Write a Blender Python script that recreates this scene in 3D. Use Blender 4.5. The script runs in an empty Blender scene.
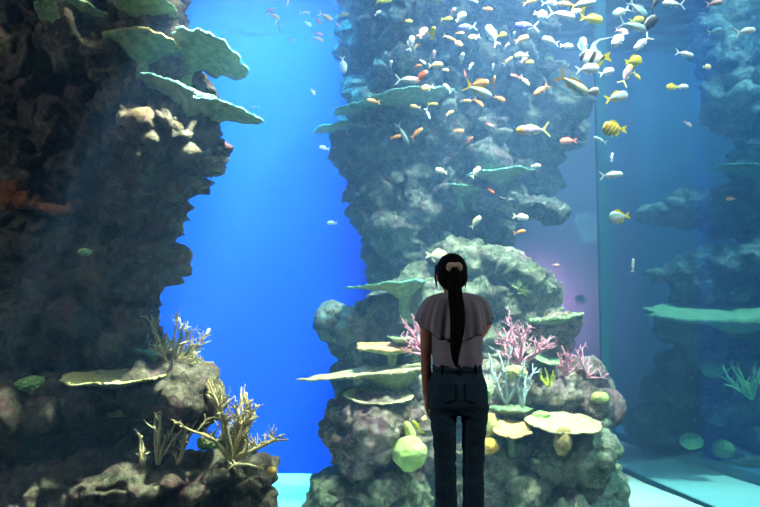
import bpy, bmesh, math, random
from mathutils import Vector, Matrix, noise, Euler
random.seed(7)
SC = bpy.context.scene
COL = SC.collection
PI = math.pi
F = 675.6
PITCH = math.radians(3.94)
CAM = Vector((0, 0, 1.33))
SAND = -0.87

def P(px, py, Y):
    """point of the place seen at pixel px,py at distance Y in front of the visitor's camera"""
    x = (px - 380) / F; y = (253.5 - py) / F
    d = Vector((x, math.cos(PITCH) - y * math.sin(PITCH), math.sin(PITCH) + y * math.cos(PITCH)))
    return CAM + d * (Y / d.y)

def tag(o, label=None, cat=None, group=None, kind=None):
    if label: o['label'] = label
    if cat: o['category'] = cat
    if group: o['group'] = group
    if kind: o['kind'] = kind
    return o

def empty(name, loc, label=None, cat=None, group=None):
    o = bpy.data.objects.new(name, None); COL.objects.link(o)
    o.location = loc; o.empty_display_size = .1
    return tag(o, label, cat, group)

def link(name, me, mat=None, parent=None, smooth=True):
    o = bpy.data.objects.new(name, me); COL.objects.link(o)
    if mat:
        me.materials.clear(); me.materials.append(mat)
    if parent: o.parent = parent
    if smooth and len(me.polygons):
        me.polygons.foreach_set('use_smooth', [True] * len(me.polygons))
    return o

def mesh(name, verts, faces):
    me = bpy.data.meshes.new(name); me.from_pydata([tuple(v) for v in verts], [], faces); me.update(); return me

def bm_mesh(name, bm):
    me = bpy.data.meshes.new(name); bm.normal_update(); bm.to_mesh(me); bm.free(); me.update(); return me

def bake(o, name=None):
    """evaluate the modifiers of a temporary object into a plain mesh and remove the object"""
    dg = bpy.context.evaluated_depsgraph_get(); dg.update()
    me = bpy.data.meshes.new_from_object(o.evaluated_get(dg), depsgraph=dg)
    bpy.data.objects.remove(o, do_unlink=True)
    if name: me.name = name
    return me

def remesh(me, voxel, smooth=0):
    o = bpy.data.objects.new('tmp', me); COL.objects.link(o)
    m = o.modifiers.new('r', 'REMESH'); m.mode = 'VOXEL'; m.voxel_size = voxel; m.use_smooth_shade = True
    if smooth:
        s = o.modifiers.new('s', 'SMOOTH'); s.factor = .5; s.iterations = smooth
    return bake(o)

# ---------- materials ----------
def srgb(r, g, b):
    f = lambda c: ((c / 255) / 12.92) if c / 255 <= .04045 else ((c / 255 + .055) / 1.055) ** 2.4
    return (f(r), f(g), f(b), 1)

class NT:
    def __init__(s, name):
        s.m = bpy.data.materials.new(name); s.m.use_nodes = True
        s.t = s.m.node_tree; s.t.nodes.clear(); s.out = s.n('ShaderNodeOutputMaterial')
    def n(s, typ, **kw):
        nd = s.t.nodes.new(typ)
        for k, v in kw.items():
            if k[0] == '_': setattr(nd, k[1:], v)
            else:
                key = k.replace('__', ' ')
                nd.inputs[key].default_value = v
        return nd
    def l(s, a, b): s.t.links.new(a, b)
    def noise(s, vec, scale, detail=4, rough=.55, dist=0):
        nd = s.n('ShaderNodeTexNoise'); nd.inputs['Scale'].default_value = scale
        nd.inputs['Detail'].default_value = detail; nd.inputs['Roughness'].default_value = rough
        nd.inputs['Distortion'].default_value = dist
        if vec: s.l(vec, nd.inputs['Vector'])
        return nd.outputs['Fac']
    def ramp(s, fac, stops, interp='LINEAR'):
        nd = s.n('ShaderNodeValToRGB'); cr = nd.color_ramp; cr.interpolation = interp
        while len(cr.elements) < len(stops): cr.elements.new(.5)
        for e, (p, c) in zip(cr.elements, stops):
            e.position = p; e.color = c if len(c) == 4 else (*c, 1)
        s.l(fac, nd.inputs[0]); return nd.outputs[0]
    def mix(s, fac, a, b):
        nd = s.n('ShaderNodeMix', _data_type='RGBA')
        if hasattr(fac, 'node'): s.l(fac, nd.inputs[0])
        else: nd.inputs[0].default_value = fac
        for v, i in ((a, 6), (b, 7)):
            if hasattr(v, 'node'): s.l(v, nd.inputs[i])
            else: nd.inputs[i].default_value = v
        return nd.outputs[2]
    def math(s, op, a, b=0.0, clamp=False):
        nd = s.n('ShaderNodeMath', _operation=op); nd.use_clamp = clamp
        for i, v in enumerate((a, b)):
            if hasattr(v, 'node'): s.l(v, nd.inputs[i])
            else: nd.inputs[i].default_value = v
        return nd.outputs[0]
    def obj(s): return s.n('ShaderNodeTexCoord').outputs['Object']
    def pos(s): return s.n('ShaderNodeNewGeometry').outputs['Position']
    def bsdf(s, color, rough=.8, spec=.3, bump=None, bs=.3, bd=.02, **kw):
        b = s.n('ShaderNodeBsdfPrincipled'); 
        if hasattr(color, 'node'): s.l(color, b.inputs['Base Color'])
        else: b.inputs['Base Color'].default_value = color
        b.inputs['Roughness'].default_value = rough; b.inputs['Specular IOR Level'].default_value = spec
        for k, v in kw.items(): b.inputs[k.replace('__', ' ')].default_value = v
        if bump is not None:
            bn = s.n('ShaderNodeBump'); bn.inputs['Strength'].default_value = bs; bn.inputs['Distance'].default_value = bd
            s.l(bump, bn.inputs['Height']); s.l(bn.outputs[0], b.inputs['Normal'])
        s.l(b.outputs[0], s.out.inputs['Surface']); return b

def flat_mat(name, c, rough=.7, spec=.3, **kw):
    n = NT(name); n.bsdf(c, rough, spec, **kw); return n.m

def noisy_mat(name, c1, c2, scale=8, rough=.8, bs=.3, bd=.01, bscale=40, spec=.2, detail=5):
    n = NT(name); v = n.obj()
    c = n.ramp(n.noise(v, scale, detail), [(.35, c1), (.65, c2)])
    n.bsdf(c, rough, spec, bump=n.noise(v, bscale, 4), bs=bs, bd=bd); return n.m
# ================= camera =================
cd = bpy.data.cameras.new('camera'); cam = bpy.data.objects.new('camera', cd); COL.objects.link(cam)
cam.location = CAM; cam.rotation_euler = (PI / 2 + PITCH, 0, 0)
cd.sensor_width = 36; cd.lens = F / 760 * 36; cd.clip_end = 100
SC.camera = cam
SC.view_settings.view_transform = 'Standard'; SC.view_settings.look = 'None'
SC.view_settings.gamma = 1; SC.view_settings.use_curve_mapping = False; SC.view_settings.exposure = 0
w = bpy.data.worlds.new('world'); SC.world = w; w.use_nodes = True
w.node_tree.nodes['Background'].inputs[0].default_value = (.02, .03, .05, 1); w.node_tree.nodes['Background'].inputs[1].default_value = .3
try:
    SC.cycles.volume_bounces = 0; SC.cycles.max_bounces = 6; SC.cycles.transparent_max_bounces = 24
    SC.cycles.diffuse_bounces = 3; SC.cycles.sample_clamp_indirect = 4
    SC.cycles.use_denoising = True
except Exception: pass

# ================= setting =================
SURF = 4.75
CORN = P(610, 462, 9.17); CORN.z = 0      # far corner of the side window
G0 = Vector((2.56 + (7.17 - 9.17) * -.0, 9.17)); 
cx1, cy1 = CORN.x, 9.17
nx1 = (710 - 380) / F * 7.17; 
slope = (nx1 - cx1) / (7.17 - cy1)
def side_x(Y): return cx1 + (Y - cy1) * slope    # plan line of the side window
WALLY = 8.75; FRONT = 4.3; BACKY = 9.17

def box(name, x0, x1, y0, y1, z0, z1, mat, kind='structure', parent=None):
    v = [(x, y, z) for x in (x0, x1) for y in (y0, y1) for z in (z0, z1)]
    f = [(0, 1, 3, 2), (4, 6, 7, 5), (0, 4, 5, 1), (2, 3, 7, 6), (0, 2, 6, 4), (1, 5, 7, 3)]
    o = link(name, mesh(name, v, f), mat, parent, smooth=False)
    if kind: o['kind'] = kind
    return o
def prism(name, pts, z0, z1, mat, kind='structure'):
    n = len(pts)
    v = [(p[0], p[1], z0) for p in pts] + [(p[0], p[1], z1) for p in pts]
    f = [tuple(range(n))[::-1], tuple(range(n, 2 * n))] + [(i, (i + 1) % n, (i + 1) % n + n, i + n) for i in range(n)]
    me = mesh(name, v, f)
    bm = bmesh.new(); bm.from_mesh(me); bmesh.ops.recalc_face_normals(bm, faces=bm.faces); bm.to_mesh(me); bm.free()
    o = link(name, me, mat, smooth=False)
    if kind: o['kind'] = kind
    return o

M_dark = flat_mat('dark_room_paint', srgb(38, 38, 42), .9, .1)
M_carpet = noisy_mat('dark_carpet', srgb(30, 30, 34), srgb(40, 39, 42), 60, .95)
n = NT('blue_wall_paint'); v = n.pos()
n.bsdf(n.ramp(n.noise(v, 1.3, 3), [(.3, (.001, .075, .88, 1)), (.7, (.001, .088, .94, 1))]), .85, .1)
M_blue = n.m
n = NT('pale_sand'); v = n.pos()
n.bsdf(n.ramp(n.noise(v, 30, 4), [(.3, srgb(228, 234, 226)), (.7, srgb(246, 248, 242))]), .95, .1, bump=n.noise(v, 3, 6), bs=.5, bd=.05)
M_sand = n.m
n = NT('clear_acrylic')
tr = n.n('ShaderNodeBsdfTransparent'); tr.inputs[0].default_value = (.93, .97, .98, 1)
gl = n.n('ShaderNodeBsdfGlossy'); gl.inputs['Roughness'].default_value = .02
lw = n.n('ShaderNodeFresnel'); lw.inputs[0].default_value = 1.15
mx = n.n('ShaderNodeMixShader'); n.l(lw.outputs[0], mx.inputs[0]); n.l(tr.outputs[0], mx.inputs[1]); n.l(gl.outputs[0], mx.inputs[2]); n.l(mx.outputs[0], n.out.inputs[0])
M_glass = n.m
n = NT('thick_blue_acrylic')
tr = n.n('ShaderNodeBsdfTransparent'); tr.inputs[0].default_value = (.55, .78, .90, 1)
gl = n.n('ShaderNodeBsdfGlossy'); gl.inputs['Roughness'].default_value = 0
mx = n.n('ShaderNodeMixShader'); mx.inputs[0].default_value = .07; n.l(tr.outputs[0], mx.inputs[1]); n.l(gl.outputs[0], mx.inputs[2]); n.l(mx.outputs[0], n.out.inputs[0])
M_sideglass = n.m

box('floor', -6, 6, -3, 4.2, -.2, 0, M_carpet)
box('ceiling', -6, 6, -3, 4.2, 3.75, 3.9, M_dark)
box('wall_rear', -6, 6, -3.1, -3, 0, 3.75, M_dark)
box('wall_left', -6.1, -6, -3, 4.2, 0, 3.75, M_dark)
box('wall_right', 6, 6.1, -3, 4.2, 0, 3.75, M_dark)
box('wall_header', -6, 7, 4.2, 4.4, 3.55, 4.95, M_dark)
box('wall_plinth', -6, 7, 4.2, 4.4, -1.0, -.02, M_dark)
box('window_1', -6, 7, 4.27, 4.31, -.02, 3.55, M_glass)

# tank shell: the sand bed, the blue back wall, an added slab that shades the reef
def sand_bed():
    nx, ny = 90, 50; V = []; Fc = []
    for j in range(ny + 1):
        Y = 4.4 + (WALLY + .45 - 4.4) * j / ny
        for i in range(nx + 1):
            X = -6 + (side_x(Y) - .03 + 6) * i / nx
            z = SAND + .03 * noise.noise(Vector((X * .8, Y * .8, 0))) + .012 * noise.noise(Vector((X * 4, Y * 4, 2)))
            V.append((X, Y, z))
    for j in range(ny):
        for i in range(nx):
            a = j * (nx + 1) + i; Fc.append((a, a + 1, a + nx + 2, a + nx + 1))
    o = link('sand_floor', mesh('sand_floor', V, Fc), M_sand); o['kind'] = 'structure'
sand_bed()
XB = P(505, 300, WALLY).x
box('wall_back', -6, XB, WALLY, WALLY + .2, SAND - .1, 6.2, M_blue)
box('wall_tank_left', -6.1, -6, 4.4, 9.2, SAND - .1, 6.2, M_blue)
box('added_shade_slab', -6, -.45, 4.2, 5.4, 5.6, 5.7, M_dark)  # added slab out of view, keeps the sun off the left reef
box('ceiling_passage', XB - 1.6, cx1 + .1, 9.25, 11.5, 5.6, 5.7, M_dark)
# back window right of the blue wall and the side window meeting it
box('window_2', XB, cx1 - .02, BACKY, BACKY + .05, SAND, 5.6, M_glass)
pw = .04
prism('window_3', [(side_x(4.35), 4.35), (side_x(4.35) + pw, 4.35), (cx1 + pw, cy1), (cx1, cy1)], SAND - .02, 5.6, M_sideglass)
M_joint = flat_mat('acrylic_joint', srgb(66, 104, 106), .7, .1)
box('trim_1', cx1 - .08, cx1 + .075, BACKY - .02, BACKY + .07, SAND, 5.6, M_joint)
M_gasket = flat_mat('dark_gasket', srgb(25, 70, 80), .7, .2)
prism('trim_2', [(side_x(4.35) - .03, 4.35), (side_x(4.35), 4.35), (cx1, cy1 - .02), (cx1 - .03, cy1 - .02)], SAND - .02, SAND + .05, M_gasket)

# visitors' passage seen through the back window
M_pass = flat_mat('passage_paint', srgb(84, 76, 116), .9, .1)
box('wall_passage_back', XB - 1.5, 4.4, 11.4, 11.5, SAND, 5.6, M_pass)
box('wall_passage_left', XB - 1.6, XB - 1.5, 9.25, 11.5, SAND, 5.6, M_pass)
box('floor_passage', XB - 1.5, cx1 + .1, 9.25, 11.4, SAND - .1, SAND, M_pass)

# added floor and walls around the reflection modelled behind the side window
M_refl = flat_mat('reflection_blue', srgb(52, 98, 140), .9, .1)
bp0 = P(610, 435, 11.0); bp1 = P(760, 483, 8.2)
dx, dy = bp1.x - bp0.x, bp1.y - bp0.y
far = (bp1.x + dx * 1.2, bp1.y + dy * 1.2)
prism('reflection_floor', [(side_x(4.35) + pw, 4.35), (far[0], far[1]), (bp0.x, bp0.y), (cx1 + pw, cy1 + .05)], SAND - .05, SAND, M_sand)
prism('wall_reflection_back', [(cx1 + .1, 11.5), (8, 11.5), (8, 11.7), (cx1 + .1, 11.7)], SAND, 5.6, M_refl)
prism('wall_reflection_right', [(8, 4.35), (8.1, 4.35), (8.1, 11.7), (8, 11.7)], SAND, 5.6, M_refl)
prism('trim_3', [(bp0.x, bp0.y), (far[0], far[1]), (far[0] + .6, far[1] + .4), (8, 11.5), (bp0.x, 11.5)], SAND - .05, SAND + .12, M_refl)

# ================= water =================
n = NT('clear_blue_water')
vs = n.n('ShaderNodeVolumeScatter'); vs.inputs['Color'].default_value = (.22, .45, .92, 1); vs.inputs['Density'].default_value = .10; vs.inputs['Anisotropy'].default_value = .3
va = n.n('ShaderNodeVolumeAbsorption'); va.inputs['Color'].default_value = (.10, .86, .98, 1); va.inputs['Density'].default_value = .085
ad = n.n('ShaderNodeAddShader'); n.l(vs.outputs[0], ad.inputs[0]); n.l(va.outputs[0], ad.inputs[1]); n.l(ad.outputs[0], n.out.inputs['Volume'])
M_water = n.m
wat = box('water', -5.98, 7.98, 4.32, 11.38, SAND - .04, SURF + .02, M_water)
n = NT('rippled_water_surface')
tr = n.n('ShaderNodeBsdfTransparent'); tr.inputs[0].default_value = (.97, .99, 1, 1)
gl = n.n('ShaderNodeBsdfGlossy'); gl.inputs['Roughness'].default_value = .05
lw = n.n('ShaderNodeLayerWeight'); lw.inputs[0].default_value = .5
mr = n.n('ShaderNodeMapRange'); mr.inputs[1].default_value = .55; mr.inputs[2].default_value = .8; mr.inputs[4].default_value = .92
mx = n.n('ShaderNodeMixShader'); n.l(lw.outputs['Facing'], mr.inputs[0]); n.l(mr.outputs[0], mx.inputs[0]); n.l(tr.outputs[0], mx.inputs[1]); n.l(gl.outputs[0], mx.inputs[2]); n.l(mx.outputs[0], n.out.inputs[0])
M_surf = n.m
nx, ny = 220, 130; V = []; Fc = []
for j in range(ny + 1):
    Y = 4.42 + (11.36 - 4.42) * j / ny
    for i in range(nx + 1):
        X = -5.97 + 13.9 * i / nx
        z = SURF + .04 * noise.noise(Vector((X * 1.1, Y * 1.6, 5))) + .03 * noise.noise(Vector((X * 3.2, Y * 4.6, 9))) + .014 * noise.noise(Vector((X * 8, Y * 11, 1)))
        V.append((X, Y, z))
for j in range(ny):
    for i in range(nx):
        a = j * (nx + 1) + i; Fc.append((a, a + 1, a + nx + 2, a + nx + 1))
ws = link('water_surface', mesh('water_surface', V, Fc), M_surf); ws['kind'] = 'structure'

# ================= lamps over the tank and added fill lights =================
def area(name, loc, target, sx, sy, power, color, spread=180):
    ld = bpy.data.lights.new(name, 'AREA'); ld.shape = 'RECTANGLE'; ld.size = sx; ld.size_y = sy
    ld.energy = power; ld.color = color; ld.spread = math.radians(spread)
    o = bpy.data.objects.new(name, ld); COL.objects.link(o); o.location = loc
    d = Vector(target) - Vector(loc); o.rotation_euler = d.to_track_quat('-Z', 'Y').to_euler()
    return o
sd = bpy.data.lights.new('added_sun', 'SUN'); sd.energy = 6.6; sd.color = (.86, 1, .98); sd.angle = math.radians(5)  # added sun for even light from above; no skylight is known
so_ = bpy.data.objects.new('added_sun', sd); COL.objects.link(so_); so_.location = (1, 5, 9)
so_.rotation_euler = Vector((-.42, .25, -1)).to_track_quat('-Z', 'Y').to_euler()
area('tank_lamp_centre', (1.3, 4.75, 7.0), (1.0, 6.4, 0), 1.0, .5, 170, (1, .98, .92), 50)
area('fill_left', (.75, 4.5, 8.0), (-2.25, 4.9, 0), .4, .2, 105, (1, .99, .88), 24)  # added fill for the lower left ledges
area('fill_left', (-1.7, 4.5, 5.0), (-1.9, 5.1, 3.0), .5, .12, 28, (1, .93, .78), 90)  # added warm fill for the upper left reef
area('fill_wall', (-2.0, 6.6, 8.4), (-1.9, 8.75, 1.6), 3.0, .3, 90, (.03, .36, 1), 80)  # added blue fill to brighten the back wall
area('fill_wall', (-1.6, 7.7, 9.5), (-1.5, 8.75, -.9), 2.4, .3, 330, (.06, .56, 1), 26)  # added narrow blue fill towards the foot of the back wall
area('fill_reflection', (5.0, 7.4, 7.6), (4.6, 9.4, 0), 1.4, 1.4, 260, (.85, .98, 1), 120)  # added fill to brighten haze and rocks behind the side pane
area('passage_lamp_pink', (2.3, 10.7, 1.3), (2.6, 11.4, 1.1), .25, .5, 150, (1, .30, .42), 150)
area('passage_lamp_blue', (2.2, 10.4, 3.6), (2.5, 11.4, 2), .6, .6, 5, (.15, .45, 1), 170)
area('room_lamp', (-5.4, 1.0, 3.2), (0, 3.6, 1), .8, .8, 64, (.92, .94, 1), 170)
area('room_lamp', (5.4, 1.0, 3.2), (0, 3.6, 1), .8, .8, 64, (.92, .94, 1), 170)

# small dark marks on the passage wall
def sign():
    M = flat_mat('sign_dark_blue', srgb(14, 18, 40), .6)
    root = empty('wall_sign', P(580, 304, 11.38), 'small dark marks on the purple passage wall behind the back window', 'sign')
    def stroke(px0, px1, py0, py1):
        a = P(px0, py1, 11.38); b = P(px1, py0, 11.38)
        o = box('sign_stroke', a.x, b.x, 11.37, 11.397, a.z, b.z, M, None); o.parent = root; o.matrix_parent_inverse = Matrix.Translation(-root.location)
    bm = bmesh.new()
    for (a0, a1, b0, b1) in ((575, 576.2, 297, 300), (577, 578, 295, 302), (578, 580, 301, 302), (580, 581, 295, 302), (581.8, 582.8, 295, 302), (582.8, 584.6, 295, 296), (582.8, 584.6, 301, 302), (582.8, 584, 298, 299)):
        a = P(a0, b1, 11.38); b = P(a1, b0, 11.38)
        m = Matrix.Translation(((a.x + b.x) / 2, 11.385, (a.z + b.z) / 2)) @ Matrix.Diagonal((b.x - a.x, .02, b.z - a.z, 1))
        bmesh.ops.create_cube(bm, size=1, matrix=Matrix.Translation(-root.location) @ m)
    link('lettering', bm_mesh('lettering', bm), M, root, smooth=False)
sign()
# ================= rocks =================
def rock_mat(name, dark, mid, pale, accent, acc2, s=1.0, bs=.9):
    n = NT(name); v = n.pos()
    f1 = n.noise(v, 2.6 * s, 8, .65, .4)
    c = n.ramp(f1, [(.30, dark), (.47, mid), (.60, pale), (.72, mid)])
    f2 = n.noise(v, 3.4 * s, 6, .7, 1.0)
    c = n.mix(n.ramp(f2, [(.52, (0, 0, 0)), (.62, (.8, .8, .8))]), c, accent)
    f3 = n.noise(v, 5.0 * s, 6, .7, .5)
    c = n.mix(n.ramp(f3, [(.57, (0, 0, 0)), (.66, (.75, .75, .75))]), c, acc2)
    f4 = n.noise(v, 16 * s, 5, .75)
    c = n.mix(n.ramp(f4, [(.35, (.55, .55, .55)), (.55, (0, 0, 0))]), c, dark)
    f5 = n.noise(v, 9 * s, 6, .8, .3)
    c = n.mix(n.ramp(f5, [(.58, (0, 0, 0)), (.63, (.85, .85, .85))]), c, pale)
    vo = n.n('ShaderNodeTexVoronoi'); vo.inputs['Scale'].default_value = 13 * s; n.l(v, vo.inputs['Vector'])
    h = n.math('ADD', n.noise(v, 11 * s, 10, .8), n.math('MULTIPLY', vo.outputs['Distance'], .6))
    f6 = n.noise(v, 34 * s, 4, .7)
    c = n.mix(n.ramp(f6, [(.58, (0, 0, 0)), (.66, (.55, .55, .55))]), c, pale)
    c = n.mix(n.ramp(f6, [(.32, (.6, .6, .6)), (.42, (0, 0, 0))]), c, dark)
    n.bsdf(c, .92, .12, bump=h, bs=bs, bd=.10); return n.m

M_rl = rock_mat('rock_brown_purple', srgb(40, 36, 32), srgb(112, 98, 84), srgb(168, 152, 128), srgb(140, 92, 100), srgb(98, 112, 84))
M_rg = rock_mat('rock_green_grey', srgb(50, 60, 50), srgb(142, 148, 118), srgb(206, 200, 176), srgb(150, 120, 130), srgb(110, 140, 96))
M_rc = rock_mat('rock_coralline_pink', srgb(64, 50, 46), srgb(172, 146, 128), srgb(230, 210, 198), srgb(196, 136, 156), srgb(142, 152, 108))
M_rh = rock_mat('rock_grey_back', srgb(40, 50, 54), srgb(98, 112, 110), srgb(186, 190, 172), srgb(156, 124, 134), srgb(130, 148, 120))

M_ro = rock_mat('rock_ochre_crust', srgb(84, 66, 48), srgb(158, 132, 96), srgb(204, 184, 146), srgb(150, 104, 104), srgb(120, 124, 84), 1.3)
def rock(name, blobs, mat, label, voxel=.03, amp=1.0, seed=0, group=None, fine=1.0, parent=None):
    """blobs: (px, py, Y, rx px, rz px, ry metres, tilt degrees)"""
    bm = bmesh.new()
    for b in blobs:
        px, py, Y, rx, rz, ry = b[:6]; rot = b[6] if len(b) > 6 else 0
        m = Matrix.Translation(P(px, py, Y)) @ Matrix.Rotation(math.radians(rot), 4, 'Y') @ Matrix.Diagonal((rx * Y / F, ry, rz * Y / F, 1))
        bmesh.ops.create_icosphere(bm, subdivisions=3, radius=1, matrix=m)
    me = remesh(bm_mesh('t', bm), voxel, 2)
    bm = bmesh.new(); bm.from_mesh(me); bpy.data.meshes.remove(me)
    bm.normal_update(); so = Vector((seed * 7.3, seed * 3.1, seed * 1.7))
    new = []
    for v_ in bm.verts:
        p = v_.co; q = p + so
        a = noise.noise(q * 1.5) * .18 + noise.noise(q * 3.3) * .12
        r = 1 - abs(noise.noise(q * 2.7 + Vector((3, 3, 3)))) * 2
        a += r * .07
        r2 = 1 - abs(noise.noise(Vector((q.x * 5, q.y * 5, q.z * 8)))) * 2
        a += r2 * .035 * fine
        a += noise.fractal(q * 8, .6, 2.1, 5) * .06 * fine + (1 - abs(noise.noise(q * 15)) * 2) * .014 * fine
        d1 = noise.voronoi(q * 3.6)[0]; a -= max(0, .16 - (d1[1] - d1[0])) * .45 * fine
        c = noise.noise(q * 4.1 + Vector((9, 1, 4)))
        if c > .25: a -= (c - .25) * .35 * fine
        new.append(p + v_.normal * (a * amp) + Vector((0, 0, .03 * amp * noise.noise(q * 6))))
    for v_, c in zip(bm.verts, new): v_.co = c
    o = link(name, bm_mesh(name, bm), mat)
    tag(o, label, None if parent else 'rock', group)
    # origin at the base of the rock
    bb = [v.co.copy() for v in o.data.vertices]; zs = min(v.z for v in bb)
    cxy = sum(bb, Vector((0, 0, 0))) / len(bb); org = Vector((cxy.x, cxy.y, zs))
    o.data.transform(Matrix.Translation(-org)); o.location = org
    if parent: o.parent = parent; o.location = org - parent.location
    return o

# --- left reef, close behind the window ---
reefL = empty('rock_reef', P(90, 520, 5.2), 'dark overhanging rock reef filling the left side, hung with table corals', 'reef')
rock('rock_overhang', [
    (60, 10, 5.3, 110, 34, .5), (140, 20, 5.3, 34, 40, .35), (20, 70, 5.3, 70, 45, .5), (100, 70, 5.35, 80, 34, .45),
    (162, 62, 5.35, 26, 22, .3), (172, 88, 5.35, 28, 26, .35), (150, 110, 5.3, 46, 26, .4),
    (165, 140, 5.1, 52, 30, .45), (188, 150, 5.1, 30, 34, .4), (160, 180, 5.15, 44, 34, .42), (190, 172, 5.1, 20, 22, .3), (150, 205, 5.25, 40, 24, .35),
    (60, 150, 5.6, 110, 70, .5), (30, 210, 5.5, 90, 60, .45), (110, 215, 5.6, 60, 50, .4)],
    M_rl, 'tall overhanging brown reef rock at the upper left, above the pale ledges', .022, 1.25, 1, parent=reefL)
rock('rock_snout', [
    (150, 262, 5.35, 34, 16, .3, 12), (168, 262, 5.3, 20, 12, .22, 15), (120, 275, 5.5, 50, 34, .4), (150, 290, 5.4, 14, 11, .2),
    (40, 290, 5.55, 90, 50, .45), (60, 370, 6.0, 110, 60, .3), (162, 360, 5.7, 16, 20, .2), (100, 320, 5.5, 60, 30, .4), (128, 332, 5.4, 34, 22, .35), (157, 305, 5.4, 12, 9, .15), (70, 345, 5.6, 90, 25, .4)],
    M_rl, 'dark reef rock with a blunt green-grey snout under the left overhang', .022, .8, 2, parent=reefL)
rock('rock_ledge', [
    (30, 398, 5.15, 80, 22, .45), (100, 395, 5.2, 60, 18, .4), (170, 385, 5.2, 42, 14, .35), (190, 398, 5.1, 26, 24, .3), (120, 410, 5.3, 40, 20, .3),
    (20, 430, 5.3, 80, 26, .4), (90, 440, 5.6, 90, 35, .35)],
    M_rl, 'ledge of brown rock carrying the round green coral and the tan table coral', .022, .7, 3, parent=reefL)
rock('rock_base', [
    (120, 480, 4.95, 80, 26, .4), (60, 500, 5.0, 70, 32, .4), (200, 475, 4.95, 60, 17, .35), (248, 472, 4.95, 27, 13, .25, 8), (230, 455, 5.1, 16, 20, .2), (180, 500, 5.0, 80, 26, .35), (235, 492, 5.0, 26, 16, .25),
    (20, 470, 5.2, 40, 40, .3)],
    M_rl, 'lowest reef rock in the left corner, jutting right over the sand', .022, .7, 4, parent=reefL)

# --- centre reef: hazy pillars in the back ---
reefB = empty('rock_reef', P(450, 470, 7.9), 'hazy grey rock wall rising behind the crowd of fish to the surface', 'reef')
rock('rock_pillar', [
    (395, 30, 8.0, 48, 60, .5), (400, 100, 7.8, 52, 50, .5), (365, 150, 7.9, 28, 26, .35), (390, 165, 7.8, 44, 48, .45), (400, 215, 7.8, 42, 55, .45), (425, 130, 7.6, 32, 40, .45), (435, 180, 7.6, 28, 45, .4), (450, 100, 7.7, 20, 30, .35), (400, 265, 7.9, 32, 40, .4)],
    M_rh, 'broad hazy rock pillar rising behind the woman to the surface', .04, 1.3, 5, parent=reefB)
rock('rock_pillar', [
    (500, 20, 7.9, 56, 50, .5), (500, 70, 7.8, 56, 45, .5), (520, 110, 7.9, 48, 50, .45), (510, 150, 8.0, 40, 50, .4), (545, 120, 8.0, 28, 66, .3), (487, 150, 7.4, 12, 30, .2), (450, 110, 8.1, 60, 110, .15), (455, 215, 8.0, 50, 60, .2)],
    M_rh, 'hazy rock pillar behind the crowd of fish, right of the broadest one', .04, 1.3, 6, parent=reefB)
rock('rock_spur', [
    (510, 203, 7.2, 38, 15, .35, 10), (545, 209, 7.2, 24, 9, .22, 10), (480, 195, 7.4, 26, 18, .3)],
    M_rh, 'pointed hazy rock jutting right below the narrow teal table coral', .035, .7, 7, parent=reefB)
# --- centre reef: middle tier ---
reefC = empty('rock_reef', P(470, 530, 6.6), 'tiered rock reef around the standing woman, with pink branching corals', 'reef')
rock('rock_slope', [
    (470, 262, 7.1, 38, 17, .35, 18), (505, 270, 7.0, 36, 18, .35, 22), (535, 285, 6.9, 26, 20, .3, 20), (480, 300, 7.1, 60, 30, .35), (520, 315, 7.0, 34, 26, .3), (440, 300, 7.2, 40, 35, .3), (500, 345, 7.0, 50, 26, .3)],
    M_rg, 'sloping pale rock right of the woman\'s head topped by a bushy coral', .03, .7, 8, parent=reefC)
rock('rock_snout', [
    (388, 318, 7.2, 40, 26, .3, -20), (358, 330, 7.1, 26, 15, .22), (332, 325, 7.1, 12, 9, .12, 30), (334, 312, 7.1, 8, 6, .1), (370, 345, 7.2, 34, 20, .25), (410, 345, 7.1, 46, 44, .3), (350, 385, 7.2, 16, 20, .2), (390, 385, 7.1, 50, 24, .3), (420, 320, 7.2, 30, 40, .3)],
    M_rh, 'dark hazy rock with a snout poking left below the green bracket coral', .03, .7, 9, parent=reefC)
rock('rock_shelf', [
    (556, 328, 6.75, 25, 10, .25), (562, 320, 6.7, 22, 8, .22), (553, 342, 6.8, 18, 14, .22), (542, 360, 6.85, 18, 20, .22)],
    M_rc, 'anvil-shaped rock ledge sticking out towards the pink glow', .022, .45, 10, parent=reefC)
rock('rock_crust', [
    (555, 390, 6.7, 50, 18, .35), (590, 403, 6.6, 22, 15, .28), (520, 385, 6.75, 40, 22, .3), (500, 375, 6.8, 26, 18, .3), (570, 375, 6.8, 30, 12, .25), (540, 410, 6.7, 60, 14, .3), (490, 400, 6.7, 20, 30, .25)],
    M_rc, 'pinkish encrusted rock under the pink branching corals', .022, .65, 11, parent=reefC)
# --- centre reef: bottom boulders ---
rock('rock_knob', [
    (368, 428, 6.3, 44, 30, .35), (345, 412, 6.3, 20, 14, .25), (334, 435, 6.3, 13, 22, .22), (362, 455, 6.35, 34, 22, .3), (400, 430, 6.45, 36, 38, .35), (420, 400, 6.6, 40, 20, .3), (385, 468, 6.4, 30, 14, .25)],
    M_rc, 'rounded knobbly rock with pinkish crust left of the woman\'s legs', .022, .6, 12, parent=reefC)
rock('rock_boulder', [
    (338, 495, 6.25, 26, 22, .28), (375, 500, 6.2, 34, 34, .32), (322, 503, 6.3, 13, 20, .2), (400, 500, 6.3, 24, 40, .3), (350, 530, 6.3, 40, 25, .3)],
    M_rg, None, .022, .6, 13, parent=reefC)
rock('rock_boulder', [
    (455, 430, 6.75, 46, 40, .3), (460, 480, 6.8, 44, 40, .25), (498, 455, 6.2, 26, 28, .3), (512, 485, 6.1, 32, 26, .3), (492, 510, 6.15, 34, 24, .3)],
    M_rg, 'green-grey boulder with white patches right beside the woman\'s legs', .022, .6, 14, parent=reefC)
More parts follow.
